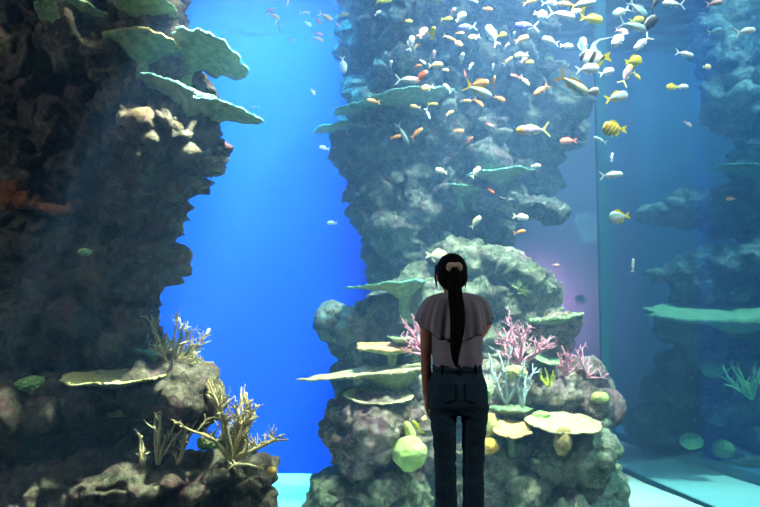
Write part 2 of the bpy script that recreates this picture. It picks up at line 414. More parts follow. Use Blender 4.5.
rock('rock_boulder', [
    (562, 458, 6.1, 44, 24, .35), (585, 445, 6.2, 24, 20, .28), (535, 450, 6.2, 30, 24, .3), (560, 445, 6.25, 34, 18, .28), (600, 430, 6.4, 12, 14, .2), (545, 475, 6.2, 30, 14, .25)],
    M_rg, 'bulging boulder under the large pale table coral', .022, .55, 15, parent=reefC)
rock('rock_boulder', [
    (595, 495, 6.2, 28, 26, .3), (560, 508, 6.1, 40, 20, .32), (525, 515, 6.1, 34, 18, .3), (608, 480, 6.3, 13, 14, .2)],
    M_rg, None, .022, .55, 16, parent=reefC)
# --- the reef's mirror image in the side window, modelled as rocks behind it ---
reefR = empty('rock_reef', P(730, 450, 9.2), 'faint blue-green reflection of the rock reef in the side window', 'reef')
rock('rock_pillar', [
    (760, 40, 9.2, 70, 50, .4), (750, 100, 9.0, 42, 40, .4), (735, 70, 9.1, 30, 40, .35), (765, 150, 9.0, 34, 30, .35), (770, 180, 9.0, 30, 40, .3)],
    M_rh, 'tall hazy rock face reflected in the side window near the surface', .05, 1.0, 17, parent=reefR)
rock('rock_tongue', [
    (700, 205, 9.2, 46, 16, .4, -8), (670, 212, 9.3, 28, 9, .3, -5), (735, 210, 9.2, 40, 22, .4), (770, 220, 9.2, 30, 40, .4)],
    M_rh, 'long hazy rock tongue pointing left, reflected in the side window', .05, .7, 18, parent=reefR)
rock('rock_slope', [
    (735, 262, 8.8, 44, 18, .4, -12), (690, 272, 8.9, 30, 12, .35, -10), (665, 276, 9.0, 16, 8, .25), (720, 290, 8.9, 50, 20, .4), (770, 270, 8.8, 30, 40, .4)],
    M_rh, 'pale sloping rock above the long shelf coral reflected in the side window', .045, .7, 19, parent=reefR)
rock('rock_base', [
    (705, 330, 9.2, 55, 14, .35), (740, 350, 9.2, 50, 30, .35), (700, 375, 9.6, 50, 30, .35), (745, 400, 8.9, 34, 26, .35), (670, 385, 9.9, 24, 16, .3), (690, 425, 9.8, 60, 20, .35), (755, 450, 8.9, 30, 30, .4), (730, 440, 9.2, 30, 20, .3)],
    M_rh, 'hazy blue-green rock below the long shelf coral reflected in the side window', .05, .8, 20, parent=reefR)

M_rust = rock_mat('rock_rust_crust', srgb(110, 50, 30), srgb(200, 100, 60), srgb(236, 160, 110), srgb(160, 70, 50), srgb(120, 60, 40), 1.4)
rock('encrusted_ridge', [(18, 192, 5.05, 12, 10, .12, 40), (32, 203, 5.0, 16, 6, .10, 20), (56, 210, 4.98, 20, 4, .08, 8), (74, 204, 5.0, 9, 3, .06, -25), (6, 203, 5.05, 8, 5, .08, 20)], M_rust, 'rust-red encrusted ridge', .015, .25, 41, parent=reefL)
for k, (px, py, Y, rx, rz) in enumerate([(140, 124, 4.8, 14, 5), (118, 100, 4.95, 18, 5), (104, 72, 4.95, 16, 5), (180, 60, 5.1, 14, 7), (205, 158, 4.85, 9, 8), (200, 186, 4.9, 9, 6), (128, 82, 4.95, 12, 4), (172, 128, 4.78, 12, 5)]):
    rock('encrusted_lump', [(px, py, Y, rx, rz, .10, 10)], M_ro, None, .012, .75, 50 + k, parent=reefL)
# ================= corals =================
def coral_mat(name, base, rimc, spot, sc=30, transl=0):
    n = NT(name); v = n.obj()
    c = n.ramp(n.noise(v, 5, 4, .6), [(.3, base), (.7, rimc)])
    vo = n.n('ShaderNodeTexVoronoi'); vo.inputs['Scale'].default_value = sc; n.l(v, vo.inputs['Vector'])
    c = n.mix(n.ramp(vo.outputs['Distance'], [(.12, (.85, .85, .85)), (.42, (0, 0, 0))]), c, spot)
    h = n.math('SUBTRACT', n.noise(v, 40, 3), vo.outputs['Distance'])
    n.bsdf(c, .85, .15, bump=h, bs=.7, bd=.02)
    return n.m
M_tg = coral_mat('coral_sage_green', srgb(120, 150, 112), srgb(158, 176, 128), srgb(205, 214, 170), 45)
M_tt = coral_mat('coral_teal', srgb(96, 160, 140), srgb(130, 186, 160), srgb(190, 225, 200), 40)
M_ty = coral_mat('coral_tan', srgb(168, 152, 96), srgb(196, 184, 124), srgb(226, 218, 164), 50)
M_tp = coral_mat('coral_cream', srgb(178, 158, 114), srgb(206, 188, 146), srgb(244, 232, 200), 26)
M_to = coral_mat('coral_peach', srgb(222, 160, 104), srgb(234, 186, 134), srgb(240, 214, 170), 30)
M_rim = noisy_mat('coral_pale_rim', srgb(205, 210, 170), srgb(235, 236, 205), 20, .85, bscale=60, bs=.6)
M_under = noisy_mat('coral_underside_green', srgb(116, 146, 104), srgb(166, 184, 132), 16, .85, bscale=45, bs=.9, bd=.03)

def table_coral(px0, px1, py0, py1, Y, depth, mat, label, stalk=(0.0, 0.0), sh=.16, funnel=.10, thick=.018, dish=.03, seed=0, back=.0, lobes=.16, group='table corals', under=None):
    """plate whose left and right ends are seen at (px0,py0) and (px1,py1); stalk at (u,v) of the plate; back raises its far edge"""
    a = P(px0, py0, Y); b = P(px1, py1, Y); c = (a + b) / 2; hw = (b - a).length / 2
    roll = math.atan2(b.z - a.z, b.x - a.x)
    NA, NR = 72, 14
    rnd = random.Random(seed * 11 + 5); off = seed * 3.7
    def rad(t):
        e = 1 + lobes * noise.noise(Vector((math.cos(t) * 1.4 + off, math.sin(t) * 1.4, off))) + lobes * .7 * noise.noise(Vector((math.cos(t) * 4 + off, math.sin(t) * 4, 3))) + .05 * noise.noise(Vector((math.cos(t) * 12, math.sin(t) * 12, off)))
        return e
    norm = max(abs(rad(0) * 1), .3)
    def pt(t, r):
        q = rad(t) * r
        return q * math.cos(t) * hw, q * math.sin(t) * depth
    su, sv = stalk[0] * hw, stalk[1] * depth
    V = []; FT = []; FU = []
    def topz(x, y, r):
        return dish * r * r + back * y / depth * .5 + .02 * noise.noise(Vector((x * 6 + off, y * 6, 1))) + .008 * noise.noise(Vector((x * 22, y * 22, off)))
    V.append((0, 0, topz(0, 0, 0)))
    for i in range(1, NR + 1):
        r = i / NR
        for j in range(NA):
            x, y = pt(2 * PI * j / NA, r); V.append((x, y, topz(x, y, r)))
    nt = len(V)
    for i in range(NR, 0, -1):
        r = i / NR * (.985 if i == NR else 1)
        for j in range(NA):
            x, y = pt(2 * PI * j / NA, r); d = math.hypot(x - su, y - sv)
            V.append((x, y, topz(x, y, r) - thick * (1.3 - .5 * r) - funnel * math.exp(-(d / (hw * .55)) ** 2 * 2)))
    V.append((0, 0, topz(0, 0, 0) - thick * 1.3 - funnel * math.exp(-(math.hypot(su, sv) / (hw * .55)) ** 2 * 2)))
    ring = lambda base, j: base + j % NA
    for j in range(NA): FT.append((0, ring(1, j), ring(1, j + 1)))
    for i in range(NR - 1):
        for j in range(NA):
            p0 = 1 + i * NA; p1 = p0 + NA
            FT.append((ring(p0, j), ring(p1, j), ring(p1, j + 1), ring(p0, j + 1)))
    last = 1 + (NR - 1) * NA
    for j in range(NA): FT.append((ring(last, j), ring(nt, j), ring(nt, j + 1), ring(last, j + 1)))
    for i in range(NR - 1):
        for j in range(NA):
            p0 = nt + i * NA; p1 = p0 + NA
            FT.append((ring(p0, j), ring(p1, j), ring(p1, j + 1), ring(p0, j + 1)))
    e = len(V) - 1; lb = nt + (NR - 1) * NA
    for j in range(NA): FT.append((ring(lb, j), e, ring(lb, j + 1)))
    me = mesh('plate', V, FT)
    root = empty('table_coral', c - Vector((0, 0, sh)), label, 'coral', group)
    R = Matrix.Rotation(-roll, 4, 'Y')
    me.transform(Matrix.Translation((0, 0, sh)) @ R)
    o = link('plate', me, mat, root)
    me.materials.append(under or M_under)
    nf = NA * NR + NA   # top faces plus the rim
    for k, p in enumerate(me.polygons): p.material_index = 1 if k >= nf else 0
    # stalk: a flared foot from the plate down into the rock
    sp = R @ Vector((su, sv, topz(su, sv, 0) - funnel * .7)) + Vector((0, 0, sh))
    vs = []; fs = []; n_ = 16; rr = hw * .16
    prof = [(0, 1.5), (.12, 1.15), (.4, .95), (.7, 1.0), (1.0, 1.6)]
    zb = -.10
    for k, (h, s_) in enumerate(prof):
        z = sp.z + (zb - sp.z) * h
        for j in range(n_):
            t = 2 * PI * j / n_; q = rr * s_ * (1 + .15 * noise.noise(Vector((math.cos(t) * 2, math.sin(t) * 2, k + off))))
            vs.append((sp.x + q * math.cos(t), sp.y + q * math.sin(t) * .9, z))
    for k in range(len(prof) - 1):
        for j in range(n_):
            fs.append((k * n_ + j, k * n_ + n_ + j, k * n_ + n_ + (j + 1) % n_, k * n_ + (j + 1) % n_))
    fs.append(tuple(range(n_))); fs.append(tuple(range(len(vs) - 1, len(vs) - n_ - 1, -1)))
    link('stalk', mesh('stalk', vs, fs), under or M_under, root)
    return root

GL = 'table corals on the left reef'; GC = 'table corals on the centre reef'; GB = 'table corals on the hazy back wall'; GR = 'table corals reflected in the side window'
table_coral(86, 176, -6, 12, 4.95, .30, M_tg, 'wide sage-green table coral cut by the top edge of the photo', (-.1, .1), .22, seed=1, group=GL, back=-.04)
table_coral(36, 114, 20, 25, 4.9, .22, M_tg, 'green lens-shaped table coral on the dark upper left reef', (0, .1), .18, seed=2, group=GL, back=-.14)
table_coral(106, 180, 44, 50, 4.9, .20, M_ty, 'yellow-tan table coral with a short stalk under the widest top one', (0, .1), .14, seed=3, back=-.08, group=GL)
table_coral(174, 246, 46, 72, 5.1, .34, M_tt, 'pale green bracket coral highest over the open blue water, drooping right', (-.5, 0), .2, funnel=.16, seed=4, group=GL, lobes=.22, back=-.12)
table_coral(136, 214, 82, 104, 4.9, .18, M_tt, 'pale green slanting coral fan lying over the reef edge', (.5, 0), .2, funnel=.14, seed=5, group=GL, lobes=.25, back=-.04)
table_coral(184, 257, 106, 122, 4.95, .2, M_tt, 'pale green coral fan ending in a thin tip over the blue water', (-.4, 0), .18, funnel=.14, seed=6, group=GL, lobes=.25, back=-.04)
table_coral(63, 168, 381, 378, 4.85, .22, M_ty, 'tan table coral with a fringed edge on the left ledge', (.05, .2), .16, funnel=.05, seed=7, back=0.06, group=GL, lobes=.12)
table_coral(136, 172, 352, 358, 5.1, .12, M_tt, 'small teal plate coral behind the upper staghorn coral', (.2, 0), .1, funnel=.06, seed=8, group=GL)

table_coral(345, 424, 290, 282, 6.85, .30, M_tt, 'green bracket coral high on the woman\'s left, tapering into open water', (.5, .1), .28, funnel=.16, seed=9, group=GC)
table_coral(356, 412, 348, 350, 6.5, .22, M_to, 'thin peach-tan plate coral beside the pink branching coral', (.3, .1), .14, funnel=.05, seed=10, back=0.05, group=GC)
table_coral(388, 430, 340, 342, 6.6, .16, M_tg, 'small green plate coral directly behind the woman\'s elbow', (.3, .1), .14, funnel=.05, seed=11, group=GC)
table_coral(305, 428, 380, 366, 6.3, .34, M_tp, 'largest bracket coral, pale-edged and green beneath, pointing into the blue water', (.45, .1), .22, funnel=.20, seed=12, group=GC, dish=.02)
table_coral(344, 413, 397, 398, 6.15, .24, M_tp, 'flat cream table coral on a short stalk above the knobbly rock', (.1, .2), .14, funnel=.04, seed=13, back=0.1, group=GC, lobes=.08)
table_coral(530, 582, 322, 315, 6.6, .22, M_tg, 'green slab coral capping the ledge against the pink glow', (.1, .1), .08, funnel=.05, thick=.05, seed=14, group=GC, lobes=.08)
table_coral(524, 560, 352, 364, 6.5, .2, M_tg, 'tilted oval green coral among the pink branching corals', (0, .2), .08, funnel=.04, seed=15, group=GC, back=.12)
table_coral(526, 600, 424, 426, 5.95, .30, M_tp, 'largest cream table coral on the right boulder, seen from above', (-.0, .0), .2, funnel=.04, seed=16, back=0.08, group=GC, lobes=.10)
table_coral(492, 531, 432, 431, 5.9, .20, M_to, 'peach table coral close to the woman\'s leg, seen from above', (0, .2), .12, funnel=.04, seed=17, back=0.08, group=GC, lobes=.1)
table_coral(488, 533, 411, 411, 6.2, .18, M_tg, 'olive-green table coral behind the peach one', (0, .2), .12, funnel=.06, seed=18, group=GC)

table_coral(362, 455, 105, 94, 7.1, .32, M_tt, 'long teal bracket coral across the upper hazy rock wall', (.35, .3), .24, funnel=.16, seed=19, group=GB)
table_coral(334, 378, 114, 106, 7.4, .2, M_tt, 'dim blue-green bracket coral sticking out over the deep blue at the upper rock wall', (.5, .3), .14, funnel=.08, seed=20, group=GB)
table_coral(316, 356, 134, 124, 7.6, .2, M_tt, 'faint dark bracket coral, lowest at the edge of the hazy rock wall', (.7, .3), .14, funnel=.08, seed=22, group=GB)
table_coral(470, 534, 177, 172, 7.05, .22, M_tt, 'teal winged coral over the pointed spur, right end thin', (0, .1), .2, funnel=.12, seed=23, group=GB, lobes=.3)
table_coral(448, 486, 187, 194, 7.2, .16, M_tt, 'narrow teal coral blade left of the winged one', (-.3, .2), .12, funnel=.06, seed=24, group=GB)
table_coral(642, 790, 314, 312, 8.4, .4, M_tg, 'long pale shelf coral spanning the reef reflected in the side window', (.3, .2), .2, funnel=.22, thick=.06, back=.2, lobes=.25, seed=25, group=GR)  # mirror image of a shelf coral, modelled as a solid one
table_coral(716, 790, 168, 174, 8.6, .3, M_tt, 'teal bracket coral at the photo\'s edge beyond the side window', (.3, .2), .2, funnel=.1, seed=26, group=GR)  # also a reflection modelled as a solid coral

# --- branching corals ---
def tube(bm, pts, r0, r1, n_=6):
    rings = []
    for i, p in enumerate(pts):
        d = (pts[min(i + 1, len(pts) - 1)] - pts[max(i - 1, 0)]).normalized()
        a = d.orthogonal().normalized(); b = d.cross(a)
        if rings and len(rings) > 0:
            a = (pa - d * pa.dot(d)).normalized(); b = d.cross(a)
        pa = a
        t = i / (len(pts) - 1); r = r0 + (r1 - r0) * t
        rings.append([bm.verts.new(p + (a * math.cos(2 * PI * k / n_) + b * math.sin(2 * PI * k / n_)) * r) for k in range(n_)])
    tip = bm.verts.new(pts[-1] + d * r1 * 1.2)
    for i in range(len(rings) - 1):
        for k in range(n_):
            bm.faces.new((rings[i][k], rings[i][(k + 1) % n_], rings[i + 1][(k + 1) % n_], rings[i + 1][k]))
    for k in range(n_): bm.faces.new((rings[-1][k], rings[-1][(k + 1) % n_], tip))
    bm.faces.new(rings[0][::-1])

def branch_coral(base, tips, Y, mat, label, r=.022, twigs=5, yspread=.25, seed=0, group='branching corals', twl=.10, name='staghorn_coral'):
    """base pixel and the pixels its main branches end at"""
    rnd = random.Random(seed + 100); bm = bmesh.new()
    B = P(base[0], base[1], Y)
    org = B.copy()
    def grow(p, q, r0, r1, depth):
        k = 5; mid = [p.lerp(q, i / k) for i in range(k + 1)]
        L = (q - p).length
        bend = Vector((rnd.uniform(-1, 1), rnd.uniform(-1, 1), rnd.uniform(-.2, 1))) * L * .10
        pts = [m + bend * math.sin(PI * i / k) + Vector([rnd.uniform(-1, 1) * L * .025 for _ in range(3)]) * (1 if 0 < i < k else 0) for i, m in enumerate(mid)]
        tube(bm, pts, r0, r1)
        if depth > 0:
            for j in range(twigs if depth > 1 else max(1, twigs // 2)):
                t = rnd.uniform(.25, .95); i = min(int(t * k), k - 1); s = pts[i].lerp(pts[i + 1], t * k - i)
                d = (q - p).normalized(); side = Vector((rnd.uniform(-1, 1), rnd.uniform(-1, 1), rnd.uniform(-.2, 1.0))).normalized()
                dd = (d * .6 + side).normalized(); l = twl * rnd.uniform(.5, 1.15) * (1 if depth > 1 else .6)
                grow(s, s + dd * l, (r0 + (r1 - r0) * t) * .8, r1 * .75, depth - 1)
    for t_ in tips:
        q = P(t_[0], t_[1], Y) + Vector((0, rnd.uniform(-1, 1) * yspread, 0))
        grow(B - Vector((0, 0, .03)), q, r * .9, r * .32, 2)
    me = bm_mesh(name, bm); me.transform(Matrix.Translation(-org))
    o = link(name, me, mat); o.location = org
    return tag(o, label, 'coral', group)

def antler_mat(name, c1, c2, tip):
    n = NT(name); v = n.obj()
    c = n.ramp(n.noise(v, 14, 4, .6), [(.35, c1), (.65, c2)])
    c = n.mix(n.ramp(n.noise(v, 38, 3, .6), [(.55, (0, 0, 0)), (.7, (.7, .7, .7))]), c, tip)
    n.bsdf(c, .8, .2, bump=n.noise(v, 90, 2), bs=.6, bd=.008); return n.m
M_bt = antler_mat('staghorn_tan', srgb(186, 160, 104), srgb(214, 194, 142), srgb(240, 228, 190))
M_bp = antler_mat('staghorn_pink', srgb(238, 142, 168), srgb(248, 176, 194), srgb(253, 222, 230))
M_bw = antler_mat('staghorn_white_blue', srgb(190, 208, 210), srgb(216, 226, 224), srgb(245, 248, 245))
M_by = antler_mat('staghorn_green', srgb(150, 190, 130), srgb(180, 214, 150), srgb(215, 236, 185))
M_bush = antler_mat('bushy_green', srgb(110, 130, 84), srgb(150, 164, 108), srgb(196, 200, 150))

GLb = 'staghorn corals on the left reef'; GCb = 'branching corals on the centre reef'
branch_coral((170, 368), [(150, 316), (158, 330), (176, 308), (184, 322), (192, 322), (204, 330), (206, 342), (214, 362), (148, 346), (190, 345), (198, 352)], 5.0, M_bt, 'bushy tan staghorn coral in front of the small teal plate coral', .016, 5, .2, 1, GLb, .10)
branch_coral((176, 370), [(160, 348), (168, 340), (182, 338), (192, 348), (200, 358), (186, 352)], 5.1, M_bush, 'small dense olive bush coral behind the uppermost staghorn', .014, 7, .12, 31, 'bushy corals', .06, 'bush_coral')
branch_coral((234, 456), [(214, 380), (205, 384), (224, 390), (238, 390), (248, 402), (258, 406), (250, 418), (189, 421), (203, 432), (291, 435), (272, 440), (242, 396), (246, 430)], 4.8, M_bt, 'largest tan staghorn coral, one long branch reaching right over the water', .022, 6, .2, 2, GLb, .12)
branch_coral((238, 460), [(222, 474), (242, 484), (262, 470), (228, 470)], 4.7, M_bt, 'short downward branches of tan coral at the tip of the lowest left rock', .016, 2, .08, 3, GLb, .06)
branch_coral((144, 462), [(133, 430), (142, 436), (147, 446)], 4.75, M_bt, 'smallest tan staghorn, two-pronged, standing alone on the left', .014, 2, .05, 4, GLb, .05)
branch_coral((158, 460), [(152, 414), (160, 412), (154, 426), (174, 420), (166, 436), (182, 430)], 4.75, M_bt, 'upright tan staghorn with straight fingers beside the two-pronged one', .018, 2, .08, 5, GLb, .07)
branch_coral((178, 460), [(166, 446), (190, 422), (198, 420), (186, 436), (172, 436)], 4.8, M_bt, 'spreading tan staghorn between the upright and the largest one', .015, 3, .08, 6, GLb, .06)

branch_coral((424, 352), [(404, 322), (410, 328), (402, 338), (404, 352), (412, 318), (418, 326), (408, 345), (426, 330)], 6.2, M_bp, 'pink branching coral half hidden by the woman\'s bare arm', .016, 5, .15, 7, GCb, .09)
branch_coral((520, 362), [(492, 332), (500, 340), (509, 318), (516, 330), (528, 334), (534, 326), (546, 340), (552, 344), (498, 352), (538, 350), (505, 328)], 6.3, M_bp, 'largest pink branching coral right of the woman\'s waist', .018, 5, .2, 8, GCb, .12)
branch_coral((566, 372), [(556, 352), (561, 346), (572, 354), (550, 362), (576, 362)], 6.4, M_bp, 'small pink branching coral between the biggest pink one and the last one', .015, 4, .12, 9, GCb, .08)
branch_coral((588, 374), [(585, 348), (576, 352), (592, 358), (604, 378), (598, 366)], 6.4, M_bp, 'pink branching coral at the outer end, nearest the side window', .015, 3, .1, 10, GCb, .08)
branch_coral((506, 400), [(490, 354), (500, 352), (512, 348), (522, 362), (494, 372), (530, 376), (504, 370)], 6.1, M_bw, 'pale bluish-white branching coral beside the woman\'s hip', .018, 3, .12, 11, GCb, .09)
branch_coral((522, 404), [(512, 374), (528, 372), (537, 368), (520, 380), (534, 384)], 6.05, M_bw, 'whitish forked coral in front of the pink branches', .017, 2, .1, 12, GCb, .07)
branch_coral((532, 296), [(508, 286), (516, 276), (526, 270), (538, 268), (548, 274), (558, 286), (545, 285), (520, 292), (554, 278)], 6.8, M_bush, 'olive bushy coral crowning the sloping rock', .018, 8, .2, 13, 'bushy corals', .10, 'bush_coral')
branch_coral((752, 396), [(718, 366), (724, 376), (730, 362), (738, 366), (748, 366), (756, 372), (764, 366), (722, 384), (740, 380)], 8.2, M_by, 'pale green branching coral reflected in the side window', .026, 3, .2, 14, 'corals reflected in the side window', .12)  # stands for a mirror image in the pane, built as coral
branch_coral((548, 384), [(541, 372), (546, 368), (552, 370), (556, 376), (540, 379)], 6.2, flat_mat('sprig_yellow', srgb(228, 226, 60), .7), 'tiny bright yellow sprig coral under the tilted oval green coral', .012, 3, .06, 15, 'bushy corals', .04, 'sprig_coral')

# --- rounded corals ---
def brain_mat(name, c1, c2):
    n = NT(name); v = n.obj()
    wv = n.n('ShaderNodeTexVoronoi', _feature='DISTANCE_TO_EDGE'); wv.inputs['Scale'].default_value = 26; n.l(v, wv.inputs['Vector'])
    c = n.ramp(wv.outputs['Distance'], [(.02, c1), (.14, c2)])
    n.bsdf(c, .75, .2, bump=wv.outputs['Distance'], bs=.8, bd=.03); return n.m
M_bg = brain_mat('brain_bright_green', srgb(120, 170, 80), srgb(186, 222, 128))
M_bs = noisy_mat('brain_soft_yellow_green', srgb(188, 210, 116), srgb(214, 230, 150), 7, .8, bscale=60, bs=.4)
M_bd = brain_mat('brain_moss_green', srgb(96, 130, 70), srgb(142, 172, 100))
M_bo = noisy_mat('lump_orange', srgb(206, 140, 60), srgb(240, 196, 100), 12, .85, bscale=70, bs=.6)
M_bl = brain_mat('brain_pale_green', srgb(150, 180, 120), srgb(200, 220, 160))
M_spo = noisy_mat('sponge_brown', srgb(150, 122, 76), srgb(190, 164, 112), 9, .9, bscale=70)
M_yel = noisy_mat('lump_yellow_green', srgb(176, 172, 96), srgb(212, 208, 134), 12, .85, bscale=70, bs=.6)
def lump(name, px, py, Y, rx, rz, ry, mat, label, seed=0, group=None, rot=0, amp=.12, cat='coral'):
    bm = bmesh.new(); bmesh.ops.create_icosphere(bm, subdivisions=5, radius=1)
    s = Vector((seed * 2.3, 1, 4))
    for v_ in bm.verts:
        d = v_.co.normalized(); f_ = 1 + amp * noise.noise(d * 1.6 + s) + amp * .4 * noise.noise(d * 5 + s)
        v_.co = d * f_
    m = Matrix.Rotation(math.radians(rot), 4, 'Y') @ Matrix.Diagonal((rx * Y / F, ry, rz * Y / F, 1))
    bm.transform(m); o = link(name, bm_mesh(name, bm), mat); o.location = P(px, py, Y)
    return tag(o, label, cat, group)
lump('brain_coral', 410, 453, 5.95, 17, 16, .16, M_bs, 'round bright green brain coral left of the woman\'s knees', 1)
lump('brain_coral', 32, 386, 4.85, 15, 10, .11, M_bd, 'round moss-green brain coral on the left ledge beside the tan table coral', 2)
lump('brain_coral', 207, 443, 4.95, 10, 7, .07, M_bg, 'small bright green brain coral behind the largest staghorn', 3)
lump('brain_coral', 541, 416, 6.15, 9, 5, .07, M_bg, 'small green brain coral peeping over the largest cream table coral', 4)
lump('brain_coral', 691, 441, 8.6, 11, 8, .13, M_bl, 'pale green brain coral reflected low in the side window, the brighter of two', 5)  # this and the next two model reflections as solid corals
lump('brain_coral', 723, 449, 8.7, 11, 9, .13, M_bd, 'dim grey-green brain coral right of the brighter one reflected in the side window', 6)
lump('brain_coral', 713, 368, 8.8, 12, 10, .13, M_bd, 'dim round green coral left of the branching coral reflected in the side window', 7)
lump('lump_coral', 490, 446, 5.85, 9, 8, .07, M_bo, 'orange lump coral touching the woman\'s leg below the peach table coral', 8)
lump('lump_coral', 489, 426, 6.0, 9, 13, .08, M_yel, 'yellow-green cone-shaped coral between the woman\'s leg and the peach table coral', 9)
lump('tube_sponge', 563, 441, 5.72, 9, 14, .07, M_spo, 'brown cone-shaped sponge under the rim of the largest cream table coral', 10, rot=10, cat='sponge')
lump('lump_coral', 410, 432, 6.0, 5, 12, .05, M_yel, 'slim yellow-green finger coral above the bright brain coral', 11, rot=-25)
lump('lump_coral', 515, 372, 6.1, 11, 7, .08, M_yel, 'pale yellow-green cushion coral between the two whitish branching corals', 12)
lump('lump_coral', 418, 418, 6.25, 12, 6, .08, M_to, 'cream crust coral above the slim finger coral', 13)
lump('lump_coral', 272, 471, 4.7, 5, 4, .04, M_bo, 'tiny orange-yellow lump coral at the tip of the lowest left rock', 14)
lump('lump_coral', 486, 392, 6.0, 7, 12, .06, M_bl, 'pale green knob coral against the woman\'s hip', 15, rot=15)
lump('lump_coral', 600, 398, 6.25, 9, 6, .08, M_yel, 'olive cushion coral on the outer end of the pink-crusted rock', 16)

lump('lump_coral', 85, 252, 4.95, 7, 4, .05, M_bl, 'pale blue-green lump coral in the darkest part of the left reef', 17)
# ================= fish =================
def fish_mat(name, back, belly, band=None, bands=0, head=None, rough=.45):
    n = NT(name); v = n.obj()
    sx = n.n('ShaderNodeSeparateXYZ'); n.l(v, sx.inputs[0])
    z = n.math('ADD', n.math('MULTIPLY', sx.outputs['Z'], 3.2), .5, True)
    c = n.ramp(z, [(.30, belly), (.74, back)])
    if bands:
        wv = n.math('SINE', n.math('ADD', n.math('MULTIPLY', sx.outputs['X'], bands), n.math('MULTIPLY', sx.outputs['Z'], bands * .7)))
        c = n.mix(n.ramp(wv, [(.15, (0, 0, 0)), (.4, (1, 1, 1))]), c, band)
    if head:
        c = n.mix(n.ramp(sx.outputs['X'], [(.2, (0, 0, 0)), (.32, (1, 1, 1))]), c, head)
    n.bsdf(c, rough, .5); return n.m
S = srgb
FM = {
 'orange': (fish_mat('fish_orange', S(240, 130, 60), S(250, 200, 140)), flat_mat('fin_orange', S(246, 160, 90), .5)),
 'peach': (fish_mat('fish_peach', S(244, 184, 90), S(250, 222, 175)), flat_mat('fin_peach', S(250, 225, 190), .5)),
 'red': (fish_mat('fish_red', S(236, 104, 76), S(250, 180, 150)), flat_mat('fin_red', S(235, 120, 90), .5)),
 'pink': (fish_mat('fish_pink', S(226, 150, 150), S(246, 214, 206)), flat_mat('fin_pink', S(240, 185, 185), .5)),
 'yellow': (fish_mat('fish_yellow', S(240, 214, 40), S(250, 240, 120)), flat_mat('fin_yellow', S(245, 225, 60), .5)),
 'cream': (fish_mat('fish_cream', S(238, 228, 170), S(252, 250, 232)), flat_mat('fin_cream', S(245, 240, 205), .5)),
 'white': (fish_mat('fish_white', S(214, 226, 220), S(252, 254, 252)), flat_mat('fin_white', S(235, 242, 240), .5)),
 'silver': (fish_mat('fish_silver', S(120, 170, 180), S(235, 245, 245)), flat_mat('fin_silver', S(190, 215, 215), .5)),
 'silver_yellow': (fish_mat('fish_silver_yellow', S(150, 185, 185), S(245, 250, 250)), flat_mat('fin_bright_yellow', S(250, 220, 40), .5)),
 'silver_orange': (fish_mat('fish_silver_orange', S(226, 205, 150), S(190, 232, 232)), flat_mat('fin_amber', S(245, 170, 50), .5)),
 'blue': (fish_mat('fish_violet_blue', S(60, 60, 190), S(120, 110, 215)), flat_mat('fin_pale_blue', S(210, 215, 240), .5)),
 'lavender': (fish_mat('fish_lavender', S(170, 130, 200), S(225, 200, 225), head=S(244, 180, 70)), flat_mat('fin_pale_yellow', S(245, 230, 150), .5)),
 'banner': (fish_mat('fish_banner', S(245, 240, 220), S(252, 252, 245), S(52, 48, 44), 15), flat_mat('fin_banner_yellow', S(245, 220, 60), .5)),
 'angel': (fish_mat('fish_angel', S(235, 190, 40), S(250, 225, 70), S(170, 130, 60), 34), flat_mat('fin_angel', S(240, 215, 50), .5)),
 'black': (fish_mat('fish_black', S(22, 24, 26), S(46, 52, 50)), flat_mat('fin_black', S(20, 22, 24), .5)),
 'brown': (fish_mat('fish_brown', S(120, 60, 50), S(210, 190, 180)), flat_mat('fin_brown', S(150, 90, 80), .5)),
}
M_eye = flat_mat('fish_eye', S(14, 14, 16), .2, .6)

SHAPES = {  # half height, half width, tail spread, tail fork depth, dorsal height
 'slim': (.15, .07, .15, .10, .05),
 'chromis': (.21, .085, .15, .08, .07),
 'fusilier': (.15, .07, .19, .14, .04),
 'disc': (.30, .07, .13, .02, .10),
 'long': (.10, .05, .12, .08, .03),
}
def fin_mesh(pts, th):
    n_ = len(pts)
    V = [(x, -th, z) for x, z in pts] + [(x, th, z) for x, z in pts]
    Fc = [tuple(range(n_)), tuple(range(2 * n_ - 1, n_ - 1, -1))] + [(i, i + n_, (i + 1) % n_ + n_, (i + 1) % n_) for i in range(n_)]
    return V, Fc
def body_data(hh, hw):
    NS, NA = 16, 14; V = []; Fc = []
    for i in range(NS + 1):
        s = i / NS; x = .5 - .84 * s
        e = (math.sin(PI * min(1, s / .98) ** .62)) ** .75 if 0 < s < .98 else 0
        h = max(hh * e, .006 if s == 0 else 0); tailh = hh * .24
        h = max(h, tailh * (s if s > .6 else 0)) if s > .6 else h
        if s == 0: h = hh * .07
        wd = max(hw * e, .012 * s) if s > 0 else hw * .1
        for j in range(NA):
            t = 2 * PI * j / NA
            V.append((x, wd * math.cos(t), h * math.sin(t) * (1.0 if math.sin(t) > 0 else .92)))
    for i in range(NS):
        for j in range(NA):
            a = i * NA + j; b = i * NA + (j + 1) % NA
            Fc.append((a, b, b + NA, a + NA))
    Fc.append(tuple(range(NA))[::-1]); Fc.append(tuple(NS * NA + j for j in range(NA)))
    return V, Fc
